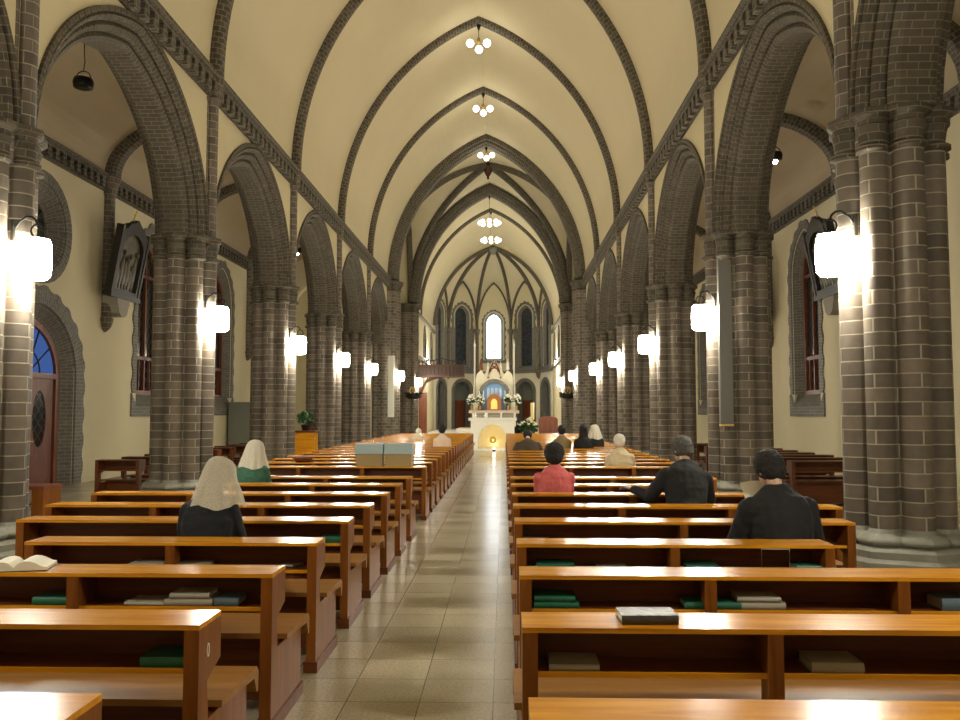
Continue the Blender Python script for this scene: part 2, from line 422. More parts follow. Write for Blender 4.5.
# nave barrel vault
def barrel(y0, y1, a, b, zs, xc=0, n=20, th=.12):
    mb = MB(); p = ((b/a)**2-1)/2 if b > a else .2
    inner = [(xc+x, zs+z) for x, z in arch_path(a, b, p, n)]; outer = [(xc+x, zs+z) for x, z in arch_path(a+th, b+th, p, n)]
    prof = inner + outer[::-1]
    return mb.loft([[(x, y, z) for x, z in prof] for y in (y0, y1)], sm=False)
PV = ((RISE/XW)**2-1)/2
def smooth_barrel(mb):
    for i in range(len(mb.sm)): mb.sm[i] = len(mb.f[i]) == 4
    return mb
barrel(-6, YC0, XW, RISE, ZC, n=28).build('ceiling_nave', M['plaster_vault'], kind='structure')
barrel(YC1, YC_END, XW, RISE, ZC, n=28).build('ceiling_chancel', M['plaster_vault'], kind='structure')
def vz(x, a=XW, b=RISE):
    x = min(abs(x), a-1e-4); k = b/(a*math.sqrt(1+2*PV)); R = a*(1+PV); return ZC + k*math.sqrt(max(0, R*R-(x+PV*a)**2))
# crossing groin vault
YM = (YC0+YC1)/2; AT = (YC1-YC0)/2
mb = MB(); n = 36; gp = []
for j in range(n+1):
    for i in range(n+1):
        ux, uy = -math.cos(PI*i/n), -math.cos(PI*j/n)
        x, y = XW*ux, YM+AT*uy
        mb.v.append((x, y, max(vz(x), vz((y-YM)*XW/AT))))
for j in range(n):
    for i in range(n): q = j*(n+1)+i; mb.face([q, q+1, q+n+2, q+n+1], None, 0, True)
b0 = len(mb.v); mb.v += [(x, y, z+.12) for x, y, z in mb.v[:b0]]
for j in range(n):
    for i in range(n): q = b0+j*(n+1)+i; mb.face([q, q+1, q+n+2, q+n+1], None, 0, True)
mb.build('ceiling_crossing', M['plaster_vault'], kind='structure', recalc=False)
# transepts
for sd, nm in ((-1,'left'), (1,'right')):
    mb = MB(); inn = [(YM+x, ZC+z) for x, z in arch_path(AT, RISE, PV, 20)]; out = [(YM+x, ZC+z) for x, z in arch_path(AT+.12, RISE+.12, PV, 20)]
    prof = inn + out[::-1]
    mb.loft([[(sd*X, y, z) for y, z in prof] for X in (XW, 12.0)]); mb.build('ceiling_transept_'+nm, M['plaster_vault'], kind='structure')
    mb = MB(); mb.box(min(sd*12, sd*12.4), max(sd*12, sd*12.4), YC0-.3, YC1+.3, 0, 14.2); mb.build('wall_transept_'+nm, M['plaster'], kind='structure')
    mb = MB(); mb.box(min(sd*4.2, sd*12.4), max(sd*4.2, sd*12.4), YC1+.02, YC1+.4, 0, 14.2); mb.build('wall_transept_east_'+nm, M['plaster'], kind='structure')
    # wall between aisle end and transept, with the aisle arch
    W = [(4.7,0),(4.7,14.2),(12.4,14.2),(12.4,0)]
    hole = [(5.5,.01)] + [(7.2+x, 5.9+z) for x, z in arch_path(1.7, 1.9, .25, 8)] + [(8.9,.01)]
    outl = [(4.7,0),(4.7,14.2),(12.4,14.2),(12.4,0),(8.9,0)] + [(7.2-x, 5.9+z) for x, z in arch_path(1.7, 1.9, .25, 8)] + [(5.5,0)]
    mb = MB(); mb.plate([outl], lambda u, v, t: (sd*u, t, v), YC0-.05, YC0+.3); mb.build('wall_transept_west_'+nm, M['plaster'], kind='structure')
# entrance wall behind the camera
mb = MB(); mb.box(-9.7,9.7,-6.4,-6,0,14.2); mb.build('wall_entrance', M['plaster'], kind='structure')

# arcade walls with arched notches + arch rings
A0, B0, PA = 2.36, 2.17, .22
KS = list(range(-2, 6))
for sd, nm in ((-1,'left'), (1,'right')):
    out = [(-6.0, ZCAP)]
    out = [(YK(5)-.2, ZC+.25), (-6.0, ZC+.25), (-6.0, ZCAP)]
    for k in range(-2, 5):
        ym = YK(k)+BAY/2
        pts = [(ym+s, ZCAP+z) for s, z in arch_path(A0+.3, B0+.3, PA, 12)]
        pts = [p for p in pts if p[0] > -5.9]
        out += pts
    out += [(YK(5)-.2, ZCAP)]
    mb = MB(); mb.plate([out], lambda u, v, t: (sd*t, u, v), XW, XI); mb.build('wall_arcade_'+nm, M['plaster'], kind='structure')
    n_tr = 0
    half = [(0,.15),(.015,.21),(.07,.245),(.13,.215),(.135,.26),(.15,.32),(.21,.35),(.27,.32),(.275,.36),(.29,.42),(.34,.45),(.38,.425),(.385,.47),(.46,.47),(.46,.40)]
    prof = half + [(d, -x) for d, x in reversed(half)]
    for k in range(-1, 5):
        ym = YK(k)+BAY/2; mb = MB()
        arch_ring(mb, A0, B0, PA, prof, lambda s, z, x: (sd*(4.875+x), ym+s, ZCAP+z), n=16)
        mb.build('trim_arch_%s_%d' % (nm, k+2), M['brick_arch'], kind='structure')
    # cornice with brick dentils, nave side
    mb = MB(); X0 = XW
    def bx(mb, xa, xb, y0, y1, z0, z1): mb.box(min(sd*xa, sd*xb), max(sd*xa, sd*xb), y0, y1, z0, z1)
    bx(mb, X0-.18, X0+.05, -6, YC0-.3, 7.57, 7.67); bx(mb, X0-.15, X0+.05, -6, YC0-.3, 7.50, 7.57); bx(mb, X0-.04, X0+.05, -6, YC0-.3, 7.24, 7.50)
    y = -5.9
    while y < YC0-.5: bx(mb, X0-.14, X0-.03, y, y+.16, 7.26, 7.50); y += .325
    mb.build('trim_cornice_'+nm, M['brick_rib'], kind='structure')
    # aisle vault, outer wall cornice
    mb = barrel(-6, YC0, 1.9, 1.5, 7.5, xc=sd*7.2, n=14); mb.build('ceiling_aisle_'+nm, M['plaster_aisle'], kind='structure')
    mb = MB(); bx(mb, XO-.14, XO+.05, -6, YC0-.1, 7.40, 7.54); bx(mb, XO-.05, XO+.05, -6, YC0-.1, 7.1, 7.40)
    y = -5.9
    while y < YC0-.5: bx(mb, XO-.13, XO-.03, y, y+.15, 7.16, 7.40); y += .31
    mb.build('trim_cornice_aisle_'+nm, M['brick_rib'], kind='structure')
    for k in range(-1, 6):
        # aisle transverse arch and wall shaft on a corbel
        if k < 5:
            mb = MB(); arch_ring(mb, 1.62, 1.26, .2, [(0,-.13),(0,.13),(.10,.18),(.36,.18),(.36,-.18),(.10,-.18)], lambda s, z, x: (sd*(7.2+s), YK(k)+x, 7.5+z), n=12)
            mb.build('trim_aisle_arch_%s_%d' % (nm, k+2), M['brick_rib'], kind='structure')
            mb = MB(); c = (sd*(XO-.04), YK(k), 0)
            mb.lathe([(.02,3.62),(.12,3.72),(.17,3.85),(.19,3.95),(.155,4.0),(.155,7.0),(.19,7.05),(.20,7.15),(.25,7.3),(.27,7.42),(.27,7.5)], c, n=14)
            mb.build('trim_wall_shaft_%s_%d' % (nm, k+2), M['brick'], kind='structure')

# ribs of the nave vault: light transverse ribs, two heavy crossing arches, chancel ribs
RIB = [(0,-.07),(0,.07),(.05,.13),(.10,.15),(.24,.15),(.24,-.15),(.10,-.15),(.05,-.13)]
BIG = [(0,-.22),(0,.22),(.08,.26),(.12,.34),(.22,.36),(.26,.46),(.50,.46),(.50,-.46),(.26,-.46),(.22,-.36),(.12,-.34),(.08,-.26)]
def transverse(y, prof, depth, name):
    mb = MB(); a = XW-depth; arch_ring(mb, a, RISE-depth, PV, prof, lambda s, z, x: (s, y+x, ZC+z), n=26)
    mb.build(name, M['brick_rib'], kind='structure')
i = 1
for k in range(-2, 5): transverse(YK(k), RIB, .20, 'trim_rib_%d' % i); i += 1
transverse(YC0+.1, BIG, .46, 'trim_crossing_arch_1'); transverse(YC1-.1, BIG, .62, 'trim_crossing_arch_2')
transverse(52.0, RIB, .20, 'trim_rib_chancel_1'); transverse(57.0, RIB, .20, 'trim_rib_chancel_2') if False else None
for sd in (-1, 1):                                       # diagonal ribs on the groins, meeting at a boss
    mb = MB(); secs = []
    N_ = 48
    for j in range(N_+1):
        t = -1+2*j/N_; ang = t*PI/2; u = math.sin(ang)*.985; x = XW*u; y = YM+sd*AT*u
        z = vz(x)
        d = Vector((XW, sd*AT, 0)).normalized(); per = Vector((-d.y, d.x, 0))
        z1 = vz(XW*min(.999, abs(u)+.01)); tan = (d*(.01*Vector((XW, AT)).length) + Vector((0,0,(z1-z)*(1 if u >= 0 else -1)))).normalized()
        nor = tan.cross(per); nor = nor if nor.z < 0 else -nor
        if abs(u) < .02: nor = Vector((0,0,-1))
        P0 = Vector((x, y, z)); secs.append([tuple(P0+per*a+nor*b) for a, b in ((-.13,-.05),(.13,-.05),(.13,.14),(.06,.24),(-.06,.24),(-.13,.14))])
    mb.loft(secs); mb.build('trim_diagonal_rib_%d' % (1 if sd < 0 else 2), M['brick_rib'], kind='structure')
mb = MB(); mb.lathe([(.03,13.4),(.07,13.46),(.05,13.52),(.13,13.65),(.21,13.82),(.26,14.0),(.28,14.18)], (0, YM, 0), n=10); mb.build('trim_vault_boss', M['canopy'], kind='structure')
for sd, nm in ((-1,'left'), (1,'right')):
    mb = MB(); arch_ring(mb, AT-.35, RISE-.35, PV, RIB, lambda s, z, x: (sd*(XW-.1+x), YM+s, ZC+z), n=22); mb.build('trim_transept_arch_'+nm, M['brick_rib'], kind='structure')

# outer walls, windows, door
def arched_hole(yc, w_, z0, zs, b): return [(yc+x, z) for x, z in hood(w_, z0, zs, b, .3, 0, 8)]
WIN = dict(w=.70, z0=2.15, zs=5.45, b=.95)
bays = [-2,-1,0,1,2,3,4]
win_no = [0]
def window(xc, yc, frm, spec, glass, muntin=True, band=.62, recess=.22, splay=.32, sill=.62, frame_mat=None, teeth=True, name=None, brickm=None):
    """frm(u, z, t): u along the wall, t outward; builds a brick-dressed arched window"""
    win_no[0] += 1
    root = struct_root(name or 'window_%d' % win_no[0]); w_, z0, zs, b = spec['w'], spec['z0'], spec['zs'], spec['b']
    def outline(d): return hood(w_, z0, zs, b, .3, d, 9)
    ins = [(0, recess+.12), (0, recess), (splay, .0), (splay+.02, -.035)]
    n = len(outline(0)); secs = []
    O = {d: outline(d) for d in (0, splay, splay+.02, band, band-.07)}
    for j in range(n):
        for q in ((0, 1) if teeth else (0,)):
            dd = band if (q == 0) != (j % 2 == 0) or not teeth else band-.07
            jj = j
            pt = lambda d: O[d][jj]
            eps = 0
            if teeth and q == 1 and j < n-1: pt = lambda d: tuple(Vector(O[d][j]).lerp(Vector(O[d][j+1]), .5))
            elif teeth and q == 1: continue
            sec = [frm(*pt(0), recess+.12), frm(*pt(0), recess), frm(*pt(splay), 0), frm(*pt(splay+.02), -.035), frm(*pt(dd), -.035), frm(*pt(dd), .10)]
            secs.append(sec)
    mb = MB(); mb.loft(secs, caps=True)
    if sill:
        A = [(-(w_+splay), z0), (w_+splay, z0)]
        q = [frm(-(w_+band), z0-sill, -.035), frm(w_+band, z0-sill, -.035), frm(w_+band, z0+.02, -.035), frm(w_+splay, z0+.02, -.035), frm(w_, z0+.02, recess), frm(-w_, z0+.02, recess), frm(-(w_+splay), z0+.02, -.035), frm(-(w_+band), z0+.02, -.035)]
        B_ = len(mb.v); H = w_+band
        pts = {'a': frm(-H, z0-sill, -.04), 'b': frm(H, z0-sill, -.04), 'c': frm(H, z0, -.04), 'd': frm(-H, z0, -.04), 'e': frm(-w_, z0, recess), 'f': frm(w_, z0, recess), 'g': frm(-w_-splay, z0-sill*.55, -.045), 'h': frm(w_+splay, z0-sill*.55, -.045), 'i': frm(-H, z0-sill, .2), 'j': frm(H, z0-sill, .2), 'k': frm(-H, z0, .2), 'l': frm(H, z0, .2)}
        ix = {}
        for k_, v_ in pts.items(): ix[k_] = len(mb.v); mb.v.append(tuple(v_))
        for fc in ('abhg', 'adg', 'bch'.replace('c','c'), 'gefh', 'gde', 'hfc', 'abji', 'adki', 'bclj', 'ijlk'):
            uvm = {'a':(-H,0),'b':(H,0),'c':(H,sill),'d':(-H,sill),'e':(-w_,sill+.4),'f':(w_,sill+.4),'g':(-w_-splay,sill*.45),'h':(w_+splay,sill*.45),'i':(-H,-.2),'j':(H,-.2),'k':(-H,sill),'l':(H,sill)}
            mb.face([ix[c] for c in fc], [uvm[c] for c in fc])
    mb.build('brick_surround', brickm or M['brick_grey'], root)
    mb = MB(); mb.plate([hood(w_, z0, zs, b, .3, .02, 9)], frm, recess+.06, recess+.09); mb.build('glass', glass, root)
    if muntin:
        mb = MB(); o = hood(w_, z0, zs, b, .3, .01, 9); i_ = hood(w_-.09, z0+.10, zs, b-.09, .3, 0, 9)
        mb.plate([o, i_], frm, recess-.02, recess+.06)
        f2 = M['wood_red'] if frame_mat is None else frame_mat
        fr = mb.build('window_frame', f2, root)
        mb = MB()
        for u0, u1, v0, v1 in ((-.03,.03,z0,zs+b-.05), (-w_+.05,w_-.05,z0+.95,z0+1.05), (-w_+.05,w_-.05,zs-.03,zs+.05), (-w_*.5-.015,-w_*.5+.015,z0,z0+.95),(w_*.5-.015,w_*.5+.015,z0,z0+.95)):
            mb.plate([[(u0,v0),(u1,v0),(u1,v1),(u0,v1)]], frm, recess-.01, recess+.06)
        mb.build('muntin', f2, root)
    return root
for sd, nm in ((-1,'left'), (1,'right')):
    loops = [[(-6,0),(YC0,0),(YC0,ZC+.3),(-6,ZC+.3)]]
    for k in bays[1:]:
        yc = YK(k)+BAY/2
        if sd < 0 and k == 1:
            loops.append([(yc+1.75+ (x), z) for x, z in []] or [(yc+1.72*math.cos(a)*0+ .95*math.cos(a), 5.62+.95*math.sin(a)) for a in [i_*PI/12 for i_ in range(24)]])
        else: loops.append(arched_hole(yc, WIN['w']+.3, WIN['z0']-.33, WIN['zs'], WIN['b']+.3))
    if sd < 0:
        yc = YK(1)+BAY/2
        d_in = [(yc+x, z) for x, z in hood(1.55, 0, 2.5, 1.5, .1, 0, 9)]
        outer = [(-6,0)] + d_in + [(YC0,0),(YC0,ZC+.3),(-6,ZC+.3)]
        loops[0] = outer
    mb = MB(); mb.plate(loops, lambda u, v, t: (sd*t, u, v), XO, XO+.5); mb.build('wall_'+nm, M['plaster'], kind='structure')
    for k in bays[1:]:
        yc = YK(k)+BAY/2
        if sd < 0 and k == 1: continue
        window(0, yc, (lambda sd, yc: lambda u, v, t: (sd*(XO+t), yc+u, v))(sd, yc), WIN, M['leaded'])
# round window above the door and the door itself
yc = YK(1)+BAY/2
rt = struct_root('window_round')
def circ(r, n=28): return [(r*math.cos(2*PI*i/n), r*math.sin(2*PI*i/n)) for i in range(n)]
secs = []
for i in range(28):
    a = 2*PI*i/28; c, s_ = math.cos(a), math.sin(a)
    secs.append([(-(XO+t), yc+c*r, 5.62+s_*r) for r, t in ((.62,.34),(.62,.24),(.95,.0),(.97,-.035),(1.22,-.035),(1.22,.05))])
mb = MB(); mb.loft(secs, loop=True); mb.build('brick_surround', M['brick_grey'], rt)
mb = MB(); mb.plate([[(yc+x, 5.62+z) for x, z in circ(.64)]], lambda u, v, t: (-(XO+t), u, v), .28, .31); mb.build('glass', M['stained'], rt)
mb = MB()
for q in range(4):
    a = q*PI/4; mb.tube([(-(XO+.26), yc+.62*math.cos(a), 5.62+.62*math.sin(a)), (-(XO+.26), yc-.62*math.cos(a), 5.62-.62*math.sin(a))], .025, 6)
mb.build('muntin', M['frame_dark'], rt)
# door_1
dr = struct_root('door_1')
fD = lambda u, v, t: (-(XO+t), yc+u, v)
secs = []
H0 = {d: hood(1.28, 0, 2.45, 1.22, .1, d, 12) for d in (0,.28,.30,.72,.66)}
n = len(H0[0])
for j in range(n):
    for q in (0, 1):
        if q and j == n-1: continue
        pt = (lambda d: H0[d][j]) if not q else (lambda d: tuple(Vector(H0[d][j]).lerp(Vector(H0[d][j+1]), .5)))
        dd = .72 if (q == 0) != (j % 2 == 0) else .66
        secs.append([fD(*pt(0), .40), fD(*pt(0), .22), fD(*pt(.28), 0), fD(*pt(.30), -.04), fD(*pt(dd), -.04), fD(*pt(dd), .1)])
mb = MB(); mb.loft(secs); mb.build('brick_surround', M['brick_grey'], dr)
mb = MB(); mb.plate([hood(1.28,0,2.45,1.22,.1,.01,12), hood(1.14,.06,2.45,1.08,.1,0,12)], fD, .20, .36); mb.box(-(XO+.36), -(XO+.18), yc-1.2, yc+1.2, 2.38, 2.5); mb.build('door_frame', M['wood_red'], dr)
mb = MB(); mb.plate([[(x, z) for x, z in [(-1.16,2.48)] + [(x, 2.48+z) for x, z in arch_path(1.16, 1.08, .1, 10)] + [(1.16,2.48)]]], fD, .27, .29); mb.build('fanlight_glass', M['dusk_pane'], dr)
mb = MB()
for a in (35, 65, 90, 115, 145):
    r = math.radians(a); mb.tube([fD(.1*math.cos(r), 2.48, .25), fD(1.12*math.cos(r), 2.46+1.05*math.sin(r), .25)], .018, 6)
mb.tube([fD(.55*math.cos(i*PI/12), 2.48+.52*math.sin(i*PI/12), .25) for i in range(13)], .018, 6); mb.build('fanlight_bars', M['frame_dark'], dr)
for q in (-1, 1):
    hole = [(q*.56+.27*math.cos(t), 1.5+.62*math.sin(t)) for t in [i*2*PI/20 for i in range(20)]]
    mb = MB(); mb.plate([[(q*.56-.54,.04),(q*.56+.54,.04),(q*.56+.54,2.38),(q*.56-.54,2.38)], hole], fD, .24, .30)
    mb.plate([[(q*.56-.36,.2),(q*.56+.36,.2),(q*.56+.36,.72),(q*.56-.36,.72)]], fD, .21, .24)
    lf = mb.build('door_leaf', M['wood_red'], dr)
    mb = MB(); mb.plate([hole], fD, .26, .28); mb.build('oval_glass', M['leaded'], lf)
    mb = MB(); mb.tube([fD(q*.06+q*.05, 1.02, .24), fD(q*.06+q*.05, 1.02, .17), fD(q*.06+q*.17, 1.02, .17)], .013, 6); mb.build('door_handle', M['brass'], lf)

# chancel side walls and apse
for sd, nm in ((-1,'left'), (1,'right')):
    loops = [[(YC1,0),(YC_END,0),(YC_END,ZC+.25),(YC1,ZC+.25)]]
    for yq in (49.6, 54.6, 59.4): loops.append([(yq+x, z) for x, z in hood(.62, 5.15, 6.2, .8, .3, 0, 7)])
    mb = MB(); mb.plate(loops, lambda u, v, t: (sd*t, u, v), XW-.12, XW+.3); mb.build('wall_chancel_'+nm, M['plaster'], kind='structure')
    mb = MB(); mb.box(min(sd*(XW+.3),sd*(XW+.35)), max(sd*(XW+.3),sd*(XW+.35)), YC1, YC_END, 4.8, 7.2); mb.build('wall_chancel_passage_'+nm, M['stone'], kind='structure')
    for i_, yq in enumerate((49.6, 54.6, 59.4)):
        mb = MB(); Hs = {d: hood(.62, 5.15, 6.2, .8, .3, d, 7) for d in (0,.25)}
        mb.loft([[(sd*(XW-.12+t), yq+Hs[d][j][0], Hs[d][j][1]) for d, t in ((0,.25),(0,-.05),(.25,-.05),(.25,.05))] for j in range(len(Hs[0]))])
        mb.build('trim_chancel_arch_%s_%d' % (nm, i_+1), M['brick_grey'], kind='structure')
    mb = MB(); mb.box(min(sd*(XW-.3),sd*XW), max(sd*(XW-.3),sd*XW), YC1, YC_END, 4.75, 4.95); mb.box(min(sd*(XW-.26),sd*XW), max(sd*(XW-.26),sd*XW), YC1, YC_END, 7.36, 7.52)
    mb.build('trim_chancel_band_'+nm, M['brick_grey'], kind='structure')
RA = 4.33; HA = 13.85
def AV(i, r=RA): a = math.radians(-90+36*i); return Vector((r*math.sin(a), YC_END+r*math.cos(a), 0))
ZSP = 8.0
KEY = Vector((0, YC_END, HA))
def rib_pt(i, s):      # s 0..1 from spring to key
    V = AV(i); b_ = HA-ZSP; a_ = V.xy - KEY.xy; x, z = arc(a_.length, b_, ((b_/RA)**2-1)/2, -(1-s)); f = abs(x)/a_.length
    return Vector((KEY.x+(V.x-KEY.x)*f, KEY.y+(V.y-KEY.y)*f, ZSP+z))
for i in range(6):
    mb = MB(); secs = []; V = AV(i)-Vector((0,YC_END,0)); rad = V.normalized(); per = Vector((-rad.y, rad.x, 0))
    for j in range(21):
        s = j/20; P0 = rib_pt(i, s); P1 = rib_pt(i, min(1, s+.01)); P_ = rib_pt(i, max(0, s-.01)); tan = (P1-P_).normalized(); nor = tan.cross(per).normalized()
        if nor.dot(rad) > 0 or (abs(nor.dot(rad)) < .02 and nor.z > 0): nor = -nor
        secs.append([tuple(P0+per*a+nor*b) for a, b in ((-.10,-.05),(.10,-.05),(.10,.12),(.04,.20),(-.04,.20),(-.10,.12))])
    mb.loft(secs); mb.build('trim_apse_rib_%d' % (i+1), M['brick_rib'], kind='structure')
    # slender shaft below each rib
    if 0 < i < 5:
        mb = MB(); c = AV(i, RA-.10); mb.lathe([(.02,4.15),(.14,4.3),(.22,4.55),(.26,4.85),(.13,4.95),(.13,7.6),(.17,7.65),(.24,7.9),(.26,8.02),(.26,8.08)], (c.x, c.y, 0), n=12)
        mb.build('trim_apse_shaft_%d' % i, M['brick'], kind='structure')
mb = MB(); mb.lathe([(.08,13.2),(.16,13.3),(.30,13.5),(.36,13.75)], (0, YC_END+.05, 0), n=12); mb.build('trim_apse_keystone', M['stone'], kind='structure')
web = MB()
for i in range(5):
    A, B = AV(i), AV(i+1); mid = (A+B)/2; hw = (B-A).length/2; u = (B-A).normalized(); out = (mid-Vector((0,YC_END,0))); out.z = 0; out.normalize()
    ZL = 11.75
    def lun(s, sg): x, z = arc(hw, ZL-ZSP, .6, sg*(1-s)*1.0 if s < 1 else 0.0); return mid + u*x + Vector((0,0,ZSP+z))
    for sg, vi in ((-1, i), (1, i+1)):
        G = 12
        base = len(web.v)
        for a in range(G+1):
            t = a/G
            for s_ in range(G+1):
                s = s_/G
                P_ = lun(s, sg).lerp(rib_pt(vi, s), t)
                P_.z += .25*math.sin(PI*t)*s
                web.v.append(tuple(P_))
        for a in range(G):
            for s_ in range(G): q = base+a*(G+1)+s_; web.face([q, q+1, q+G+2, q+G+1], None, 0, True)
    fA = (lambda mid, u, out: lambda x, z, t: tuple(mid + u*x + out*t + Vector((0,0,z))))(mid, u, out)
    spec = dict(w=.50 if i != 2 else .54, z0=5.2 if i != 2 else 5.85, zs=9.05 if i != 2 else 8.6, b=.65)
    loop0 = [(-hw-.02,4.6),(-hw-.02,ZSP)] + [(x, ZSP+z) for x, z in arch_path(hw, ZL-ZSP+.1, .6, 10)][1:-1] + [(hw+.02,ZSP),(hw+.02,4.6)]
    mb = MB(); mb.plate([loop0, hood(spec['w']+.2, spec['z0']-.2, spec['zs'], spec['b']+.2, .3, 0, 9)], fA, 0, .4); mb.build('wall_apse_%d' % (i+1), M['plaster'], kind='structure')
    mb = MB()                                             # wall rib around the lunette
    arch_ring(mb, hw-.10, ZL-ZSP-.10, .6, [(0,-.10),(0,.05),(.14,.05),(.14,-.14)], lambda s, z, x: fA(s, ZSP+z, x), n=12); mb.build('trim_lunette_%d' % (i+1), M['brick_rib'], kind='structure')
    window(0, 0, fA, spec, M['day'] if i == 2 else M['stained'], muntin=False, band=.52 if i != 2 else .42, splay=.26, recess=.2, sill=.4, name='window_apse_%d' % (i+1), brickm=M['brick_grey'])
    for e in (-1, 1):
        mb = MB(); mb.plate([[(e*(hw-.46)-.18, 5.0),(e*(hw-.46)+.18, 5.0),(e*(hw-.46)+.18, 8.1),(e*(hw-.46)-.18, 8.1)]], fA, -.06, .02) if i != 2 else None
        if i != 2: mb.build('trim_apse_jamb_%d_%s' % (i+1, 'left' if e < 0 else 'right'), M['brick_grey'], kind='structure')
    # lower arcade
    loop1 = [(-hw,.0),(-hw,4.7),(hw,4.7),(hw,.0),(.86,.0)] + [(-x, 3.25+z) for x, z in arch_path(.86, .86, .05, 9)] + [(-.86,.0)]
    mb = MB(); mb.plate([loop1], fA, -.03, .4); mb.build('wall_apse_arcade_%d' % (i+1), M['plaster_white'], kind='structure')
    mb = MB(); Hs = {d: hood(.70, .36, 3.25, .70, .05, d, 9) for d in (0,.08,.30)}
    mb.loft([[fA(Hs[d][j][0], Hs[d][j][1], t) for d, t in ((0,.35),(0,-.04),(.08,-.10),(.30,-.10),(.30,.05))] for j in range(len(Hs[0]))]); mb.build('trim_apse_arch_%d' % (i+1), M['brick_grey'], kind='structure')
    mb = MB(); mb.box(-hw-.05,hw+.05,-.22,.05,4.62,4.80, M=Matrix.Translation(mid) @ Matrix(((u.x,out.x,0,0),(u.y,out.y,0,0),(0,0,1,0),(0,0,0,1)))); mb.build('trim_apse_band_%d' % (i+1), M['brick_grey'], kind='structure')
    mb = MB(); mb.plate([[(-.9,.36),(.9,.36),(.9,4.3),(-.9,4.3)]], fA, .9, .95); mb.plate([[(-.9,.36),(-.86,.36),(-.86,4.3),(-.9,4.3)]], fA, .4, .9); mb.plate([[(.9,.36),(.86,.36),(.86,4.3),(.9,4.3)]], fA, .4, .9)
    mb.build('wall_ambulatory_%d' % (i+1), M['metal_grey'], kind='structure')
    mb = MB(); mb.plate([[(-.8,.36),(.8,.36),(.8,2.55),(-.8,2.55)]], fA, .80, .88)
    for q in (-.62,-.2,.22): mb.plate([[(q,.55),(q+.4,.55),(q+.4,2.35),(q,2.35)]], fA, .77, .80)
    mb.build('door_%d' % (i+2), M['wood_red'], kind='structure')
web.build('ceiling_apse', M['plaster_vault'], kind='structure', recalc=False)

hd_out = [(x, ZC+z) for x, z in arch_path(XW+.1, RISE+.1, PV, 24)]; pb_ = ((HA-ZSP)/RA)**2
hd_in = [(x, ZSP+z) for x, z in arch_path(RA-.06, HA-ZSP-.06, (pb_-1)/2, 24)]
mb = MB(); mb.plate([hd_out + [(XW+.1, 7.2), (RA-.06, 7.2)] + hd_in[::-1] + [(-(RA-.06), 7.2), (-(XW+.1), 7.2)]], lambda u, v, t: (u, t, v), YC_END-.04, YC_END+.10); mb.build('wall_apse_head', M['plaster_vault'], kind='structure')
# ================================================================== PIERS
base_me = mesh_pier_base(); cap_me = mesh_pier_cap()
ORD = ['first','second','third','fourth','fifth','sixth','seventh','eighth','ninth','tenth','eleventh','twelfth','thirteenth','fourteenth','fifteenth','sixteenth','seventeenth','eighteenth','nineteenth','twentieth','twenty-first','twenty-second','twenty-third','twenty-fourth','twenty-fifth','twenty-sixth','twenty-seventh','twenty-eighth','twenty-ninth','thirtieth']
proto = None
def resp_shaft(sd, z0=4.3, z1=ZC):
    mb = MB()
    for dy, dx, r in ((0,0,.12),(-.165,.08,.08),(.165,.08,.08)):
        mb.lathe([(r,z0),(r,7.14),(r*1.3,7.18),(r*1.3,7.24),(r*1.1,7.27),(r*1.6,7.50),(r*1.75,7.6),(r*1.75,7.66)], (-sd*.42+sd*dx, dy, 0), n=12)
    pass
    return mb
protos = {}
for sd, nm in ((-1,'left'), (1,'right')):
    for k in range(-1, 5):
        if k == -1: label = 'clustered brick column nearest the camera on the %s, beside the front pews' % nm
        elif k == 0: label = 'large clustered grey brick column cut by the %s edge of the photo' % nm
        else: label = 'clustered brick column, %s from the camera in the %s row, with a bracket lamp' % (ORD[k], nm)
        if sd not in protos:
            root = thing('brick_column', label, 'column', (sd*XP, YK(k), 0), 0, 'columns of the nave arcade')
            base_me.build('column_base', M['stone'], root); mesh_pier_shaft(.49, 4.30).build('column_shaft', M['brick'], root)
            cap_me.build('capital', M['stone'] if False else M['brick_arch'], root); resp_shaft(sd).build('vault_shaft', M['brick'], root)
            protos[sd] = root
        else:
            root = copy_tree(protos[sd]); root.location = (sd*XP, YK(k), 0); root['label'] = label
    # heavy crossing piers, full height
    for j, (y, pw) in enumerate(((YC0+.1, 0), (YC1-.1, 0))):
        root = thing('crossing_pier', '%s tall brick pier carrying the %s heavy arch before the altar' % (nm, 'nearer' if j == 0 else 'farther'), 'column', (sd*(XW+.12-.0), y, 0), 0, 'piers of the crossing')
        pr = ring_profile(.56, [(.50,k_*PI/2,.17) for k_ in range(4)] + [(.56,PI/4+k_*PI/2,.13) for k_ in range(4)] + [(.52,PI/8+k_*PI/4,.08) for k_ in range(8)], 120)
        MB().loft(secs_of([(oct_at(.92),0),(oct_at(.92),.3),(scaled(pr,1.12),.4),(pr,.5)])).build('column_base', M['stone'], root)
        MB().loft(secs_of([(pr,.49),(pr,3.5),(pr,7.1)]), caps=False, sm=True).build('column_shaft', M['brick'], root)
        MB().loft(secs_of([(pr,7.08),(scaled(pr,1.08),7.12),(pr,7.17),(scaled(pr,1.12),7.36),(oct_at(.80),7.42),(oct_at(.80),7.54)])).build('capital', M['brick_arch'], root)
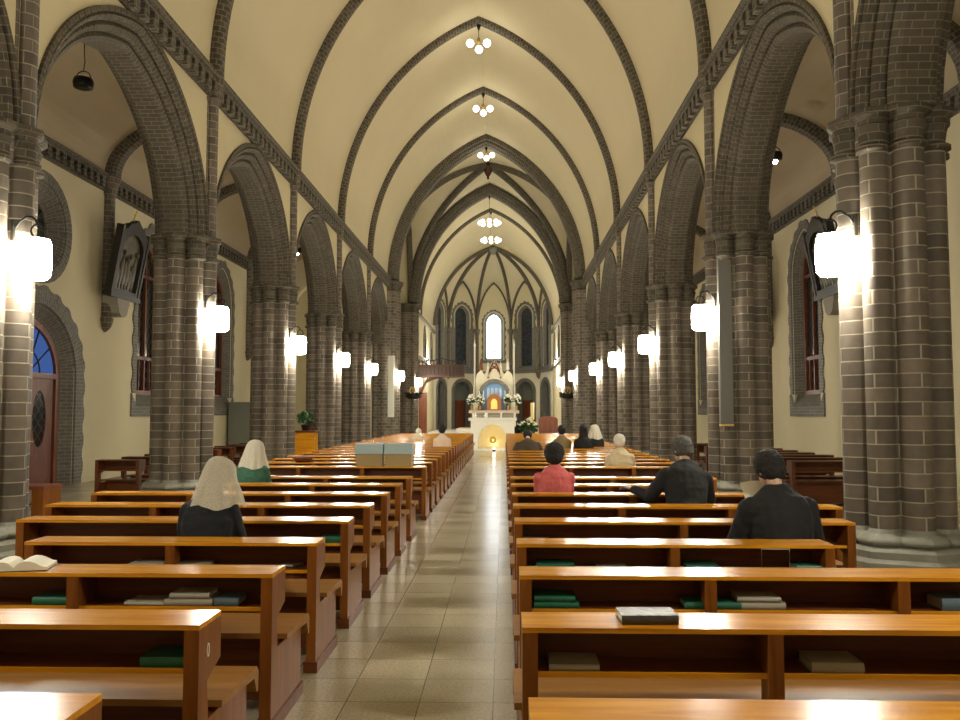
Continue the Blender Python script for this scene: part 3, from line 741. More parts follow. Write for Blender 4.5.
# lamps on the piers
side_word = {-1:'left', 1:'right'}
for sd in (-1, 1):
    for k in range(-1, 7):
        y = YK(k) if k < 5 else (YC0+.1 if k == 5 else YC1-.1)
        x = 4.17 if k < 5 else 3.84
        label = ('white glass bracket lamp glowing on the %s column in the %s row' % (('nearest','large front','second','third','fourth','fifth')[k+1], side_word[sd])) if k < 5 else \
                ('white glass bracket lamp on the %s pier of the %s heavy arch' % (side_word[sd], 'nearer' if k == 5 else 'farther'))
        if k == 0: label = 'brightest bracket lamp, on the large column at the %s edge' % side_word[sd]
        r = thing('bracket_lamp', label, 'lamp', (sd*x, y-.14, 3.27), 0, 'bracket lamps along the nave'); lamp_parts(r, sd)
# chandeliers
def chandelier(y, z, ztop, ng, rad, label, off=0.):
    r = thing('chandelier', label, 'chandelier', (off, y, z), 0, 'chandeliers under the vault ridge')
    mb = MB(); mb.tube([(0,0,.12),(0,0,ztop-z)], .012, 6); mb.lathe([(.07,ztop-z-.05),(.05,ztop-z-.12),(.02,ztop-z-.2)], n=10); mb.build('chain', M['iron'], r)
    mb = MB(); mb.lathe([(.02,-.08),(.05,-.03),(.04,.05),(.06,.10),(.02,.16)], n=10)
    for i in range(ng):
        a = 2*PI*i/ng+PI/2; c, s = math.cos(a), math.sin(a)
        mb.tube([(.03*c,.03*s,.02),(.5*rad*c,.5*rad*s,-.06),(rad*c,rad*s,-.03),(rad*c,rad*s,.03)], .012, 6)
    mb.build('chandelier_frame', M['brass'], r)
    for i in range(ng):
        a = 2*PI*i/ng+PI/2; MB().sphere((rad*math.cos(a), rad*math.sin(a), -.10), .125).build('glass_globe', M['globe'], r)
    point_light('chandelier_light', (0,0,-.75), CHAND_W, .45, NEUTRAL, r)
    return r
ZR = ZC+RISE-.2
for k in range(-1, 6):
    zt = ZR if k < 5 else ZC+RISE-.46
    yy = YK(k) if k < 5 else YC0+.1
    z = 13.45
    lb = {3:'topmost small chandelier of white globes under the vault ridge', 4:'second highest chandelier of white globes in the photo', 5:'third highest chandelier of globes, before the ribbed crossing'}.get(k, 'chandelier of white globes under the %s vault rib, above the frame' % ORD[k+1])
    chandelier(yy, z, zt, 3, .31, lb)
chandelier(YC1-.1, 12.2, ZC+RISE-.62, 8, .52, 'wide chandelier ring of globes under the farther crossing arch')
chandelier(52.0, 12.35, ZR, 8, .52, 'lowest wide chandelier ring of globes, in front of the apse vault')
# pendants of the aisles
for sd in (-1, 1):
    for k in range(0, 5):
        y = YK(k); lit = not (sd < 0 and k == 1); y = y if lit else 15.6; zt_ = .84 if lit else 1.06
        nm = side_word[sd]
        r = thing('aisle_pendant', 'unlit black hanging lamp high in the left aisle, top left of the photo' if not lit else 'small lit pendant lamp of the %s aisle vault, %s bay from the camera' % (nm, ORD[k]), 'lamp', (sd*7.2 if sd < 0 else 7.42, y, 7.92), 0, None if not lit else 'pendants of the aisles')
        mb = MB(); mb.tube([(0,0,.22),(.02,0,.4),(0,0,.6),(0,0,zt_)], .009, 6); mb.tube([(.15*math.cos(a),0,.04+.17*math.sin(a)) for a in [i*PI/10 for i in range(11)]], .010, 6); mb.build('hanger', M['iron'], r)
        mb = MB(); mb.lathe([(.10,-.14),(.17,-.12),(.19,-.02),(.17,.06),(.15,.06),(.16,-.02),(.14,-.09)], n=14); mb.build('shade', M['iron'], r)
        if lit:
            MB().sphere((0,0,-.15), .07).build('bulb', M['bulb'], r); point_light('pendant_light', (0,0,-.35), PEND_W, .1, NEUTRAL, r)
# ================================================================== PEWS
ZL_ = .80                                                  # ledge height
END = [(0,.0),(.64,0),(.64,.41),(.12,.41),(.10,.57),(.26,.62),(.26,.792),(0,.792)]
pew_cache = {}
def pew(x0, x1, y, label, material='pew', group=None):
    """pew seen from behind: y is the near edge of its ledge; x0 < x1"""
    L = round(x1-x0, 2); key = (L, material)
    if key not in pew_cache:
        r = thing('church_pew', label, 'pew', (x0, y, 0), 0, group); m = M[material]; d = M['pew_dark']  # on the orange pews, darker wood paints in the shade below the ledge
        MB().box(0, L, 0, .26, .792, .812).build('ledge', m, r)
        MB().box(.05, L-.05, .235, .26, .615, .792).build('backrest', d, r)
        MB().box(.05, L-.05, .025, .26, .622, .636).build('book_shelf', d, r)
        MB().box(.05, L-.05, .018, .025, .618, .640).build('shelf_edge', m, r)
        mb = MB(); mb.loft([[(x, .20,.43),(x,.66,.405),(x,.70,.33),(x,.725,.33),(x,.73,.42),(x,.70,.45),(x,.20,.458)] for x in (-.03, L+.03)]); mb.build('seat', M['pew_seat'] if material == 'pew' else m, r)
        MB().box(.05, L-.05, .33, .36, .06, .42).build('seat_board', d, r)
        for xx in (0, L-.06):
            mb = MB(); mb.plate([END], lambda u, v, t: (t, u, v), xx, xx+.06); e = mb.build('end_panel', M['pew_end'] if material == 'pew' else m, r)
            MB().box(xx-.015, xx+.075, -.015, .66, 0, .07).build('plinth', d, e)
        n = max(0, int(round((L-.2)/1.03))-0)
        for i in range(1, n):
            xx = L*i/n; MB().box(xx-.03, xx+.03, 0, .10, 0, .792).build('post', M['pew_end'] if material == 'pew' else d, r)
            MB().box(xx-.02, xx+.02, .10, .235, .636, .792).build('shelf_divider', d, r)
        MB().box(.10, L-.10, .74, .90, .13, .17).build('kneeler', M['kneeler'], r)
        pew_cache[key] = r; return r
    r = copy_tree(pew_cache[key]); r.location = (x0, y, 0); r['label'] = label
    if group: r['group'] = group
    return r
ROW = {i: 2.32+1.06*(i-1) for i in range(1, 10)}
ROW[1] = 2.30; ROW[2] = 3.37; ROW[3] = 4.43; ROW[4] = 5.47; ROW[5] = 6.58; ROW[6] = 7.64; ROW[7] = 8.74; ROW[8] = 9.85; ROW[9] = 10.95
for j in range(20): ROW[11+j] = 13.05+1.06*j
LE = CX-1.20; RE = CX+.07
Lx = {1:-3.3,2:-3.3,3:-3.3,4:-3.10,5:-3.80,6:-4.15,7:-4.27,8:-3.25,9:-3.4}
Rx = {1:3.0,2:3.0,3:3.0,4:2.08,5:2.66,6:2.98,7:2.55,8:2.35,9:2.7}
fr = {}
for i, y in ROW.items():
    n_ = i-1 if i < 10 else i-2
    far = 'front' if i > 26 else ''
    x0 = CX+Lx.get(i, -4.15); x1 = CX+Rx.get(i, 2.92)
    q = (RE-.0) if i <= 2 else RE+.01
    where = ' (behind the cross passage)' if i < 10 else ' (beyond the cross passage)'
    pew(x0, LE, y, 'orange varnished pew left of the centre aisle, %s row counted from the camera' % ORD[n_], group='pews left of the centre aisle')
    pew(q, x1, y, 'orange varnished pew right of the centre aisle, %s row counted from the camera' % ORD[n_], group='pews right of the centre aisle')
for j in range(9):
    y = 14.75+1.02*j
    near = any(abs(y+.3-YK(k)) < 1.05 for k in (1, 2))
    pew(-6.36, -5.58, y, 'short dark pew in the left side aisle, %s row from the door' % ORD[j], 'pew_dark', 'pews in the left side aisle')
    pew(5.70, 7.20, y, 'dark pew in the right side aisle, %s row from the camera' % ORD[j], 'pew_dark', 'pews in the right side aisle')

# ------------------------------------------------------------------ books on and in the pews
def book(x, y, z, w_, d_, h_, rz, cover, label, page='page_grey', group='books lying in the pews', openb=False):
    r = thing('book', label, 'book', (x, y, z), rz, group)
    if openb:
        for s in (-1, 1):
            mb = MB(); secs = []
            for i in range(7):
                t = i/6; xx = s*w_/2*t; hh = h_*(.35+.9*math.sin(PI*min(1, t*1.15))**.7*(1-.45*t)) if t > 0 else h_*.35
                secs.append([(xx,-d_/2,0),(xx,d_/2,0),(xx,d_/2,hh),(xx,-d_/2,hh)])
            mb.loft(secs); mb.build('page_block', M['page'], r)
        MB().box(-w_/2-.005, w_/2+.005, -d_/2-.005, d_/2+.005, -.004, .001).build('cover', M[cover], r)
        return r
    mb = MB(); mb.box(-w_/2, w_/2, -d_/2, d_/2, 0, .005); mb.box(-w_/2, w_/2, -d_/2, d_/2, h_-.005, h_)
    mb.loft([[(w_/2*math.cos(a)*0 + x_, y_, z_) for x_, y_, z_ in [(-w_/2+ .0, -d_/2-.0, 0)]]*1 + [(-w_/2, -d_/2-.006*math.sin(PI*k/6), h_*k/6) for k in range(7)] + [(-w_/2, -d_/2+.004, h_), (-w_/2, -d_/2+.004, 0)],
             [(w_/2, -d_/2, 0)] + [(w_/2, -d_/2-.006*math.sin(PI*k/6), h_*k/6) for k in range(7)] + [(w_/2, -d_/2+.004, h_), (w_/2, -d_/2+.004, 0)]])
    mb.build('cover', M[cover], r)
    MB().box(-w_/2+.005, w_/2-.005, -d_/2+.004, d_/2-.005, .005, h_-.005).build('page_block', M[page], r)
    return r
def at(px, row, dy=.13): y = ROW[row]+dy; return CX+(px-504)*(y)/850, y
def shelf_book(px0, px1, row, cover, label, h_=.035, z=.637, rz=0, dy=.12, page='page_grey', **k):
    x0, y = at(px0, row, dy-.08); x1, _ = at(px1, row, dy-.08); y = ROW[row]+dy
    return book((x0+x1)/2, y, z+.001, max(.1, x1-x0), .17, h_, rz, cover, label, page, **k)
EDGE = 'books in the pew shelves'
SB = [(548,597,2,'cover_grey','pale grey booklet in the right pew second from the camera, by the aisle',.025,.637),
 (802,852,2,'cover_grey','grey bound book in the right pew second from the camera, far from the aisle',.04,.637),
 (533,577,3,'cover_green','lower green hymnal of the pair in the third right pew by the aisle',.032,.637),
 (534,574,3,'cover_green','upper green hymnal of the pair in the third right pew by the aisle',.028,.671),
 (681,735,3,'cover_green','green hymnal in the middle of the third right pew shelf',.035,.637),
 (730,778,3,'cover_grey','lower whitish book stacked in the third right pew, right of the post',.035,.637),
 (732,774,3,'cover_grey','upper whitish book stacked in the third right pew, right of the post',.025,.674),
 (928,968,3,'cover_blue','grey-blue book in the third right pew at the right edge of the photo',.06,.637),
 (536,573,4,'cover_green','green hymnal in the fourth right pew near the aisle',.045,.637),
 (596,626,4,'cover_grey','pale thin booklet in the fourth right pew beside the green hymnal',.02,.637),
 (683,714,4,'cover_green','green hymnal in the middle of the fourth right pew',.04,.637),
 (790,828,4,'cover_green','green hymnal at the far right end of the fourth right pew',.04,.637),
 (523,548,5,'cover_grey','pale booklet in the fifth right pew near the aisle',.03,.637),
 (143,192,2,'cover_green','green hymnal in the second left pew, near the centre aisle',.04,.637),
 (33,75,3,'cover_green','green hymnal in the third left pew at the left side of the photo',.04,.637),
 (126,166,3,'cover_grey','lower dark booklet in the third left pew shelf under papers',.02,.637),
 (166,214,3,'cover_grey','lower cream book of the stack in the third left pew',.035,.637),
 (171,210,3,'cover_grey','upper cream book of the stack in the third left pew',.028,.674),
 (216,240,3,'cover_blue','blue-grey book in the third left pew behind the nearer end panel',.04,.637),
 (129,164,4,'cover_grey','cream booklet in the fourth left pew, left of the post',.035,.637),
 (172,208,4,'cover_grey','dark grey book in the fourth left pew under the seated veiled woman',.03,.637),
 (322,342,5,'cover_green','green hymnal in the fifth left pew by its aisle end',.05,.637)]
for a, b, row, cv, lb, h_, z in SB: shelf_book(a, b, row, cv, lb, h_, z, rz=random.uniform(-.04,.04), page='page_grey' if 'green' in cv or 'blue' in cv else 'page', group=None)
x_, y_ = at(18, 3, .12); book(x_, y_, .816, .32, .21, .045, .25, 'cover_black', 'open white book on the third left pew ledge, left edge of the photo', openb=True, group=None)
x_, y_ = at(643, 2, .13); book(x_, y_, .813, .225, .15, .035, .03, 'cover_black', 'closed worn black prayer book on the second right pew ledge', 'page', group=None)
x_, y_ = at(290, 4, .10); book(x_, y_+.10, .638, .10, .15, .014, -.3, 'cover_grey', 'thin grey booklet lying at the aisle end of the fourth left pew', 'page', group=None)
x_, y_ = at(750, 4); 
# dark wire book rack frame hanging in the fourth right pew
x0_, _ = at(755, 4, .02); x1_, _ = at(782, 4, .02); mb = MB()
mb.tube([(x0_,ROW[4]-.0,.645),(x1_,ROW[4]-.0,.645),(x1_,ROW[4]-.0,.787),(x0_,ROW[4]-.0,.787)], .004, 6, loop=True)
tag(mb.build('wire_frame', M['page_grey']), 'thin pale rectangular wire frame on the back of the fourth right pew', 'frame')
# oval tag on the nearest left pew end
mb = MB(); pts = [(LE+.0025, ROW[2]+.10+.012*math.cos(a), .69+.026*math.sin(a)) for a in [i*2*PI/18 for i in range(18)]]; mb.tube(pts, .0025, 5, loop=True)
tag(mb.build('oval_ring', M['page']), 'small pale oval ring on the end panel of the second left pew', 'ring')
# collection boxes on the ledge before the cross passage
for px, lb in ((369,'left one of two tan boxes with pale blue cloth tops on a left pew'), (398.5,'right one of two tan boxes with pale blue cloth tops on a left pew')):
    y = ROW[11]+.13; x = CX+(px-504)*(y-.12)/850; r = thing('collection_box', lb, 'box', (x, y, .813), 0, 'collection boxes')
    MB().loft([[(-a,-.12,z),(a,-.12,z),(a,.12,z),(-a,.12,z)] for a, z in ((.195,0),(.20,.02),(.20,.20))]).build('box_body', M['box_tan'], r)
    mb = MB(); sec = []
    for z, e in ((.195,.012),(.26,.010),(.345,.006),(.352,-.006)):
        sec.append([(-.205-e,-.125-e,z),(.205+e,-.125-e,z),(.205+e,.125+e,z),(-.205-e,.125+e,z)])
    mb.loft(sec); mb.build('cloth_cover', M['blue_cloth'], r)
    mb = MB(); mb.tube([(.18,0,.35),(.185,0,.43),(.19,0,.46),(.20,0,.43),(.20,0,.36)], .005, 5); mb.build('handle', M['page_grey'], r)
y = ROW[12]+.13; x = CX+(303-504)*y/850; mb = MB(); mb.lathe([(.02,0),(.12,.0),(.17,.06),(.185,.09),(.17,.095),(.12,.03),(.01,.02)], n=18)
tag(mb.build('wooden_bowl', M['wood_red'], loc=(x, y, .813)), 'shallow red-brown bowl on a left pew ledge beyond the passage', 'bowl')

# ================================================================== PEOPLE
def caps(mb, p0, r0, p1, r1, n=10):
    p0, p1 = Vector(p0), Vector(p1); d = p1-p0; L = d.length
    if L < 1e-5: return mb.sphere(p0, r0)
    q = d.normalized().to_track_quat('Z', 'Y').to_matrix()
    prof = [(max(1e-4, r0*math.cos(a)), r0*math.sin(a)) for a in [-PI/2+.15, -1.0, -.5, 0]] + [(max(1e-4, r1*math.cos(a)), L+r1*math.sin(a)) for a in [0, .5, 1.0, PI/2-.15]]
    secs = [[tuple(p0 + q @ Vector((r*math.cos(2*PI*i/n), r*math.sin(2*PI*i/n), z))) for i in range(n)] for r, z in prof]
    return mb.loft(secs, sm=True)
def rings(mb, L, n=18):
    """L: (centre, x axis, y axis) ellipses"""
    secs = []
    for c, ax, ay in L:
        c = Vector(c); secs.append([tuple(c + Vector(ax)*math.cos(2*PI*i/n) + Vector(ay)*math.sin(2*PI*i/n)) for i in range(n)])
    return mb.loft(secs, sm=True)
def remesh(o, vox, smooth=3, disp=0, dscale=.12):
    m = o.modifiers.new('remesh', 'REMESH'); m.mode = 'VOXEL'; m.voxel_size = vox; m.use_smooth_shade = True
    if smooth: s = o.modifiers.new('smooth', 'SMOOTH'); s.iterations = smooth; s.factor = .5
    if disp:
        t = bpy.data.textures.new('folds', 'CLOUDS'); t.noise_scale = dscale; t.noise_depth = 2
        d = o.modifiers.new('folds', 'DISPLACE'); d.texture = t; d.strength = disp; d.mid_level = .5
    return o
def person(x, y, label, top, rz=0, scale=1.0, lean=.10, roll=0, head_pitch=.25, head_yaw=0, head_roll=0, hair='hair', style='short', lower='trousers', vox=.012,
           hands=((-.10,.34,.60),(.10,.34,.60)), shoulder=.185, bulk=1.0, skirt=False, extra=None, seat=.457, crouch=0.0, nose=True, group=None):
    r = thing('person', label, 'person', (x, y, 0), rz, group); r.scale = (scale,)*3
    V = Vector; seat = seat/scale
    P = V((0, 0, seat+.10))
    U = V((math.sin(roll), math.sin(lean)*math.cos(roll), math.cos(lean)*math.cos(roll))).normalized()
    X = V((1,0,0)); X = (X-U*X.dot(U)).normalized(); Fw = U.cross(X)*1.0
    Fw = V((0,1,0)) - U*U.y; Fw.normalize()
    sh = P+U*.455; neck = P+U*.535; hd = neck + U*.035 + V((math.sin(head_roll)*.05,math.sin(head_pitch)*.07,.015))
    hm = Matrix.Rotation(head_yaw,3,'Z') @ Matrix.Rotation(-head_pitch,3,'X') @ Matrix.Rotation(head_roll,3,'Y')
    hc = hd + hm @ V((0,.015,.090))
    shL, shR = sh - X*(shoulder-.025), sh + X*(shoulder-.025)
    def elbow(s, h, sg):
        h = V(h); d = h-s; L = d.length; a, b = .29, .26
        L = min(L, a+b-.01); k = (a*a-b*b+L*L)/(2*L); hgt = math.sqrt(max(0, a*a-k*k)); dn = d.normalized()
        pole = V((sg*.42, -.22, -.9)); pole = (pole-dn*pole.dot(dn)).normalized()
        return s+dn*k+pole*hgt, s+dn*L
    eL, wL = elbow(shL, hands[0], -1); eR, wR = elbow(shR, hands[1], 1)
    kn = [V((-.10,.42,seat+.08)), V((.10,.42,seat+.08))]; an = [V((-.11,.36,.075/scale)), V((.11,.36,.075/scale))]
    # ---- body: one continuous skin mesh
    mb = MB()
    rings(mb, [(P-U*.09, X*.12, Fw*.09),(P, X*.145, Fw*.10),(P+U*.14, X*.12, Fw*.085),(P+U*.34, X*.145, Fw*.10),(P+U*.45, X*.12, Fw*.075),(P+U*.52, X*.05, Fw*.05)])
    caps(mb, neck-U*.04, .052, hd+V((0,0,.03)), .048)
    mb.sphere(hc+hm@V((0,-.012,.02)), (.076,.092,.098), 16, 12, M=hm)
    mb.sphere(hc+hm@V((0,.032,-.045)), (.052,.055,.062), 12, 8, M=hm)
    mb.sphere(hc+hm@V((0,.078,-.088)), (.022,.016,.016), 8, 6, M=hm)
    caps(mb, hc+hm@V((0,.085,.012)), .010, hc+hm@V((0,.104,-.026)), .015); 
    caps(mb, hc+hm@V((-.018,.083,-.058)), .007, hc+hm@V((.018,.083,-.058)), .007)
    for s in (-1, 1):
        mb.sphere(hc+hm@V((s*.079,-.008,-.012)), (.010,.018,.031), 8, 8, M=hm)
        caps(mb, hc+hm@V((s*.015,.085,.024)), .008, hc+hm@V((s*.050,.073,.024)), .007)
    for s, e, w_, sg in ((shL,eL,wL,-1),(shR,eR,wR,1)):
        caps(mb, s-U*.055, .040, e, .036); caps(mb, e, .036, w_, .024)
        d = (w_-e).normalized(); side = d.cross(V((0,0,1))); side = side.normalized() if side.length > .1 else V((1,0,0)); up = side.cross(d)
        pm = w_+d*.055; q = Matrix((side, d, up)).transposed()
        mb.sphere(pm, (.040,.052,.017), 10, 8, M=q)
        for fi, (off, ln) in enumerate(((-.027,.068),(-.009,.078),(.009,.073),(.027,.058))):
            b0 = pm+side*off+d*.040; b1 = b0+d*ln*.5-up*.008; b2 = b1+d*ln*.28-up*.020; b3 = b2+d*ln*.10-up*.018
            caps(mb, b0, .0095, b1, .0088, 7); caps(mb, b1, .0088, b2, .008, 7); caps(mb, b2, .008, b3, .007, 7)
        t0 = w_+d*.02-side*sg*.025; t1 = t0+d*.032-side*sg*.024-up*.006; t2 = t1+d*.030-side*sg*.004-up*.012
        caps(mb, t0, .014, t1, .011, 7); caps(mb, t1, .011, t2, .009, 7)
    for i, s in enumerate((-1, 1)):
        caps(mb, P+V((s*.085,.02,-.02)), .075, kn[i], .052); caps(mb, kn[i], .050, an[i], .034); caps(mb, an[i], .034, an[i]+V((0,.13,-.035)), .028)
    body = remesh(mb.build('body', M['skin'], r, recalc=True), max(.007, vox*.7) if vox < .012 else vox*.8, 2)
    ey = MB()
    for s in (-1, 1): ey.sphere(hc+hm@V((s*.031,.080,.005)), (.012,.007,.006), 8, 6, M=hm)
    ey.build('eyes', M['eye'], r)
    # ---- clothes
    k = bulk; mb = MB()
    rings(mb, [(P-U*.07+V((0,0,0)), X*.175*k, Fw*.135*k),(P+U*.02, X*.178*k, Fw*.135*k),(P+U*.14, X*.160*k, Fw*.118*k),(P+U*.30, X*.180*k, Fw*.125*k),(P+U*.42, X*(shoulder+.002), Fw*.112*k),(P+U*.47, X*(shoulder-.035), Fw*.095*k),(P+U*.52, X*(.03+shoulder*.45), Fw*.080),(P+U*.565, X*.066, Fw*.066)])
    for s, e, w_ in ((shL,eL,wL),(shR,eR,wR)):
        caps(mb, s-U*.045, .062*k, e, .056*k); caps(mb, e, .055*k, e.lerp(w_, .88), .038*k)
    remesh(mb.build('jacket', M[top], r), vox, 4, .022 if vox < .016 else .012, .10)
    mb = MB(); mb.tube([neck-U*.02+(X*math.cos(a)+Fw*math.sin(a))*.062 for a in [i*2*PI/14 for i in range(14)]], .013, 7, loop=True); mb.build('collar', M[top], r)
    mb = MB()
    if skirt: rings(mb, [(P+V((0,-.06,-.10)), X*.17, V((0,.10,0))),(P+V((0,.10,-.05)), X*.19, V((0,.02,.09))),(V((0,.30,seat+.03)), X*.20, V((0,0,.10))),(V((0,.47,seat+.02)), X*.20, V((0,0,.09)))]); 
    for i, s in enumerate((-1, 1)):
        caps(mb, P+V((s*.08,0,-.012)), .092, kn[i], .068); caps(mb, kn[i], .066, an[i]+V((0,0,.03)), .050)
    caps(mb, P+V((-.08,-.01,-.01)), .105, P+V((.08,-.01,-.01)), .105)
    remesh(mb.build('skirt' if skirt else 'trousers', M[lower], r), max(vox, .014), 3)
    for i in (0, 1):
        mb = MB(); a = an[i]; mb.loft([[tuple(a+V((wx*c, yy, zz)) + V((0,0,0))) for c, zz in ((-1,-.073/scale+.002),(1,-.073/scale+.002),(1,-.03),(.6,tz),(-.6,tz),(-1,-.03))] for yy, wx, tz in ((-.06,.036,.0),(0,.042,.01),(.09,.048,-.015),(.17,.044,-.03),(.20,.026,-.04))])
        mb.build('shoe', M['shoe'], r)
    # ---- hair
    if style in ('short','bob','curly','bun','cap','long'):
        mb = MB()
        mb.sphere(hc+hm@V((0,-.022,.032)), (.102,.108,.110) if style != 'curly' else (.122,.118,.118), 18, 12, M=hm)
        mb.sphere(hc+hm@V((0,-.050,-.020)), (.090,.068,.078) if style != 'curly' else (.108,.085,.100), 14, 10, M=hm)
        if style == 'bob': mb.sphere(hc+hm@V((0,-.036,-.035)), (.096,.072,.085), 14, 10, M=hm)
        if style == 'long': rings(mb, [(hc+V((0,-.04,.05)), V((.085,0,0)), V((0,.07,0))),(hc+V((0,-.05,-.08)), V((.105,0,0)), V((0,.065,0))),(hc+V((0,-.08,-.24)), V((.12,0,0)), V((0,.05,0))),(hc+V((0,-.085,-.30)), V((.08,0,0)), V((0,.03,0)))])
        remesh(mb.build('hair' if style != 'cap' else 'white_hat', M[hair], r), vox*.8, 2, .016 if style in ('curly','short','bob') else .006, .035)
    if extra == 'veil':
        for tight in (0,):
            mb = MB(); secs = []; N_ = 26
            rowsv = [(.120,.02,.0),(.112,.05,.05),(.092,.095,.095),(.045,.118,.122),(-.03,.132,.135),(-.11,.160,.150),(-.18,.180,.165),(-.235,.195,.18)]
            N_ = 64; top_ = hc+hm@V((0,-.01,.145))
            secs.append([tuple(top_)]*N_)
            for dz, rx, ry in rowsv[1:]:
                sec = []
                for i in range(N_):
                    a = PI*1.5 + (i/(N_-1)-.5)*2*PI*.80
                    dp = max(0, .05-dz)
                    f = 1+(.22*math.sin(i*.95)+.12*math.sin(i*.37+1))*dp
                    p = V((rx*math.cos(a)*f, (ry*math.sin(a)-.015)*f, 0)); zz = dz + .02*math.sin(i*.31)*dp*3
                    t_ = min(1, max(0, (.06-dz)/.14))
                    A_ = hc+hm@V((p.x, p.y, zz+.02)); B_ = hc+V((p.x+head_roll*.10*t_, p.y-.02*t_, 0))+U*(zz+.02)
                    sec.append(tuple(A_.lerp(B_, t_)))
                secs.append(sec)
            mb.loft(secs, closed=False, caps=False, sm=True); o = mb.build('veil', M['veil'], r)
            sb = o.modifiers.new('sub', 'SUBSURF'); sb.levels = sb.render_levels = 1
    return r
def prow(px, row, dy=.52): y = ROW[row]+dy; return CX+(px-504)*y/850, y
x, y = prow(206, 4); person(x, y, 'woman in a cream lace veil and dark jacket, seated in the fourth left pew', 'navy', lean=.22, roll=-.02, head_pitch=.50, head_roll=.12, head_yaw=-.25, hair='hair', style='bob', skirt=True, vox=.009, shoulder=.18, bulk=1.08, extra='veil', scale=.98)
x, y = prow(250, 8); person(x, y, 'woman in a white lace veil and green top, far left pews', 'green', lean=.18, head_pitch=.5, style='bob', skirt=True, vox=.012, bulk=1.05, extra='veil', scale=.95)
x, y = prow(554, 7); person(x, y, 'woman with short dark curly hair and a coral pink jacket', 'pink', lean=.06, head_pitch=.15, style='curly', vox=.010, bulk=1.12, shoulder=.20, scale=.94)
x, y = prow(684, 6); person(x, y, 'grey-haired man in a dark suit leaning left onto the pew ahead', 'black_suit', rz=.10, lean=.40, roll=.10, head_pitch=.45, head_roll=.10, head_yaw=.35, hair='hair_grey', style='short', vox=.010, bulk=1.15, shoulder=.21, hands=((-.40,.42,.86),(.16,.42,.86)), seat=.54, scale=1.03)
x, y = prow(779, 4); person(x, y, 'black-haired man in a black suit reading in the fourth right pew', 'black_suit', rz=.12, lean=.22, head_pitch=.45, head_yaw=.25, style='short', vox=.009, bulk=1.24, shoulder=.225, hands=((-.14,.36,.80),(.10,.32,.76)), scale=1.04)
x, y = prow(620, 11, .5); person(x, y, 'white-haired person in a cream jacket seated right of the aisle', 'beige', lean=.25, head_pitch=.4, hair='hair_white', style='short', vox=.014, bulk=1.12, shoulder=.20, scale=.95)
x, y = prow(583, 17, .45); person(x, y, 'long black-haired person in black, next to a white veil', 'black_suit', lean=.12, head_pitch=.1, style='long', vox=.016, bulk=1.1, scale=1.0)
x, y = prow(594.5, 18, .45); person(x, y, 'person in a white veil just ahead of the long black hair', 'black_suit', lean=.15, head_pitch=.3, style='bob', extra='veil', vox=.018, scale=.98)
x, y = prow(528, 16, .45); person(x, y, 'bowed person in a dark brown jacket nearest the right aisle edge', 'brown', lean=.62, head_pitch=.9, style='short', vox=.016, bulk=1.3, shoulder=.23, scale=1.04)
x, y = prow(561.5, 17, .45); person(x, y, 'dark-haired person in an olive jacket, behind the pink jacket in view', 'olive', lean=.10, head_pitch=.1, style='short', vox=.016, bulk=1.1, scale=.98)
x, y = prow(417, 23, .45); person(x, y, 'bent person in white clothes at the far left pews', 'beige', lean=.75, head_pitch=.9, style='short', hair='hair_white', vox=.018, bulk=1.2, scale=.95)
x, y = prow(442, 18, .45); person(x, y, 'dark-haired person in a pale rose shirt by the left aisle edge', 'rose', lean=.12, head_pitch=.2, style='short', vox=.016, bulk=1.05, scale=.98)
# what they hold
def sheet(x, y, z, w_, h_, rz, rx, label, curve=.03):
    mb = MB(); secs = []
    for i in range(9):
        t = i/8-.5; secs.append([(t*w_, -h_/2, curve*(1-4*t*t)), (t*w_, h_/2, curve*(1-4*t*t)), (t*w_, h_/2, curve*(1-4*t*t)+.002), (t*w_, -h_/2, curve*(1-4*t*t)+.002)])
    mb.loft(secs, sm=False); o = mb.build('paper_sheet', M['page'], loc=(x, y, z)); o.rotation_euler = (rx, 0, rz); return tag(o, label, 'paper')
y = ROW[4]+.88; sheet(CX+(752-504)*y/850, y, 1.06, .22, .16, .3, 1.0, 'white sheet held by the man in the black suit')
x, y = at(642, 6, 1.16); sheet(x, y, .816, .20, .14, -.1, .0, 'crumpled pale paper under the left hand of the leaning man', .025)
x, y = at(271, 9, .1); sheet(x, y, .814, .12, .12, .3, 0, 'small white paper on a left pew beside the green-clad woman', .01)
# ================================================================== FURNISHINGS
# tall column loudspeaker on the right column, white one on the left crossing pier
r = thing('column_speaker', 'tall grey column loudspeaker on the second right column', 'loudspeaker', (CX+(724-504)*14.16/850, 14.14, 1.45))
MB().box(-.105,.105,-.04,.07,0,2.72).build('speaker_case', M['speaker'], r); MB().box(-.09,.09,-.05,-.038,.06,2.69).build('grille', M['speaker'], r); MB().box(-.106,.106,-.052,.07,-.03,0).build('gilt_foot', M['gold'], r); MB().box(-.03,.03,.07,.22,1.2,1.4).build('wall_bracket', M['iron'], r)
r = thing('column_speaker', 'tall white column loudspeaker on the left pier before the altar', 'loudspeaker', (CX+(391-504)*37.5/850, 37.42, 1.42))
MB().box(-.135,.135,-.05,.07,0,2.72).build('speaker_case', M['white_speaker'], r); MB().box(-.11,.11,-.058,-.048,.05,2.67).build('grille', M['white_speaker'], r); MB().box(-.03,.03,.07,.20,1.2,1.4).build('wall_bracket', M['iron'], r)
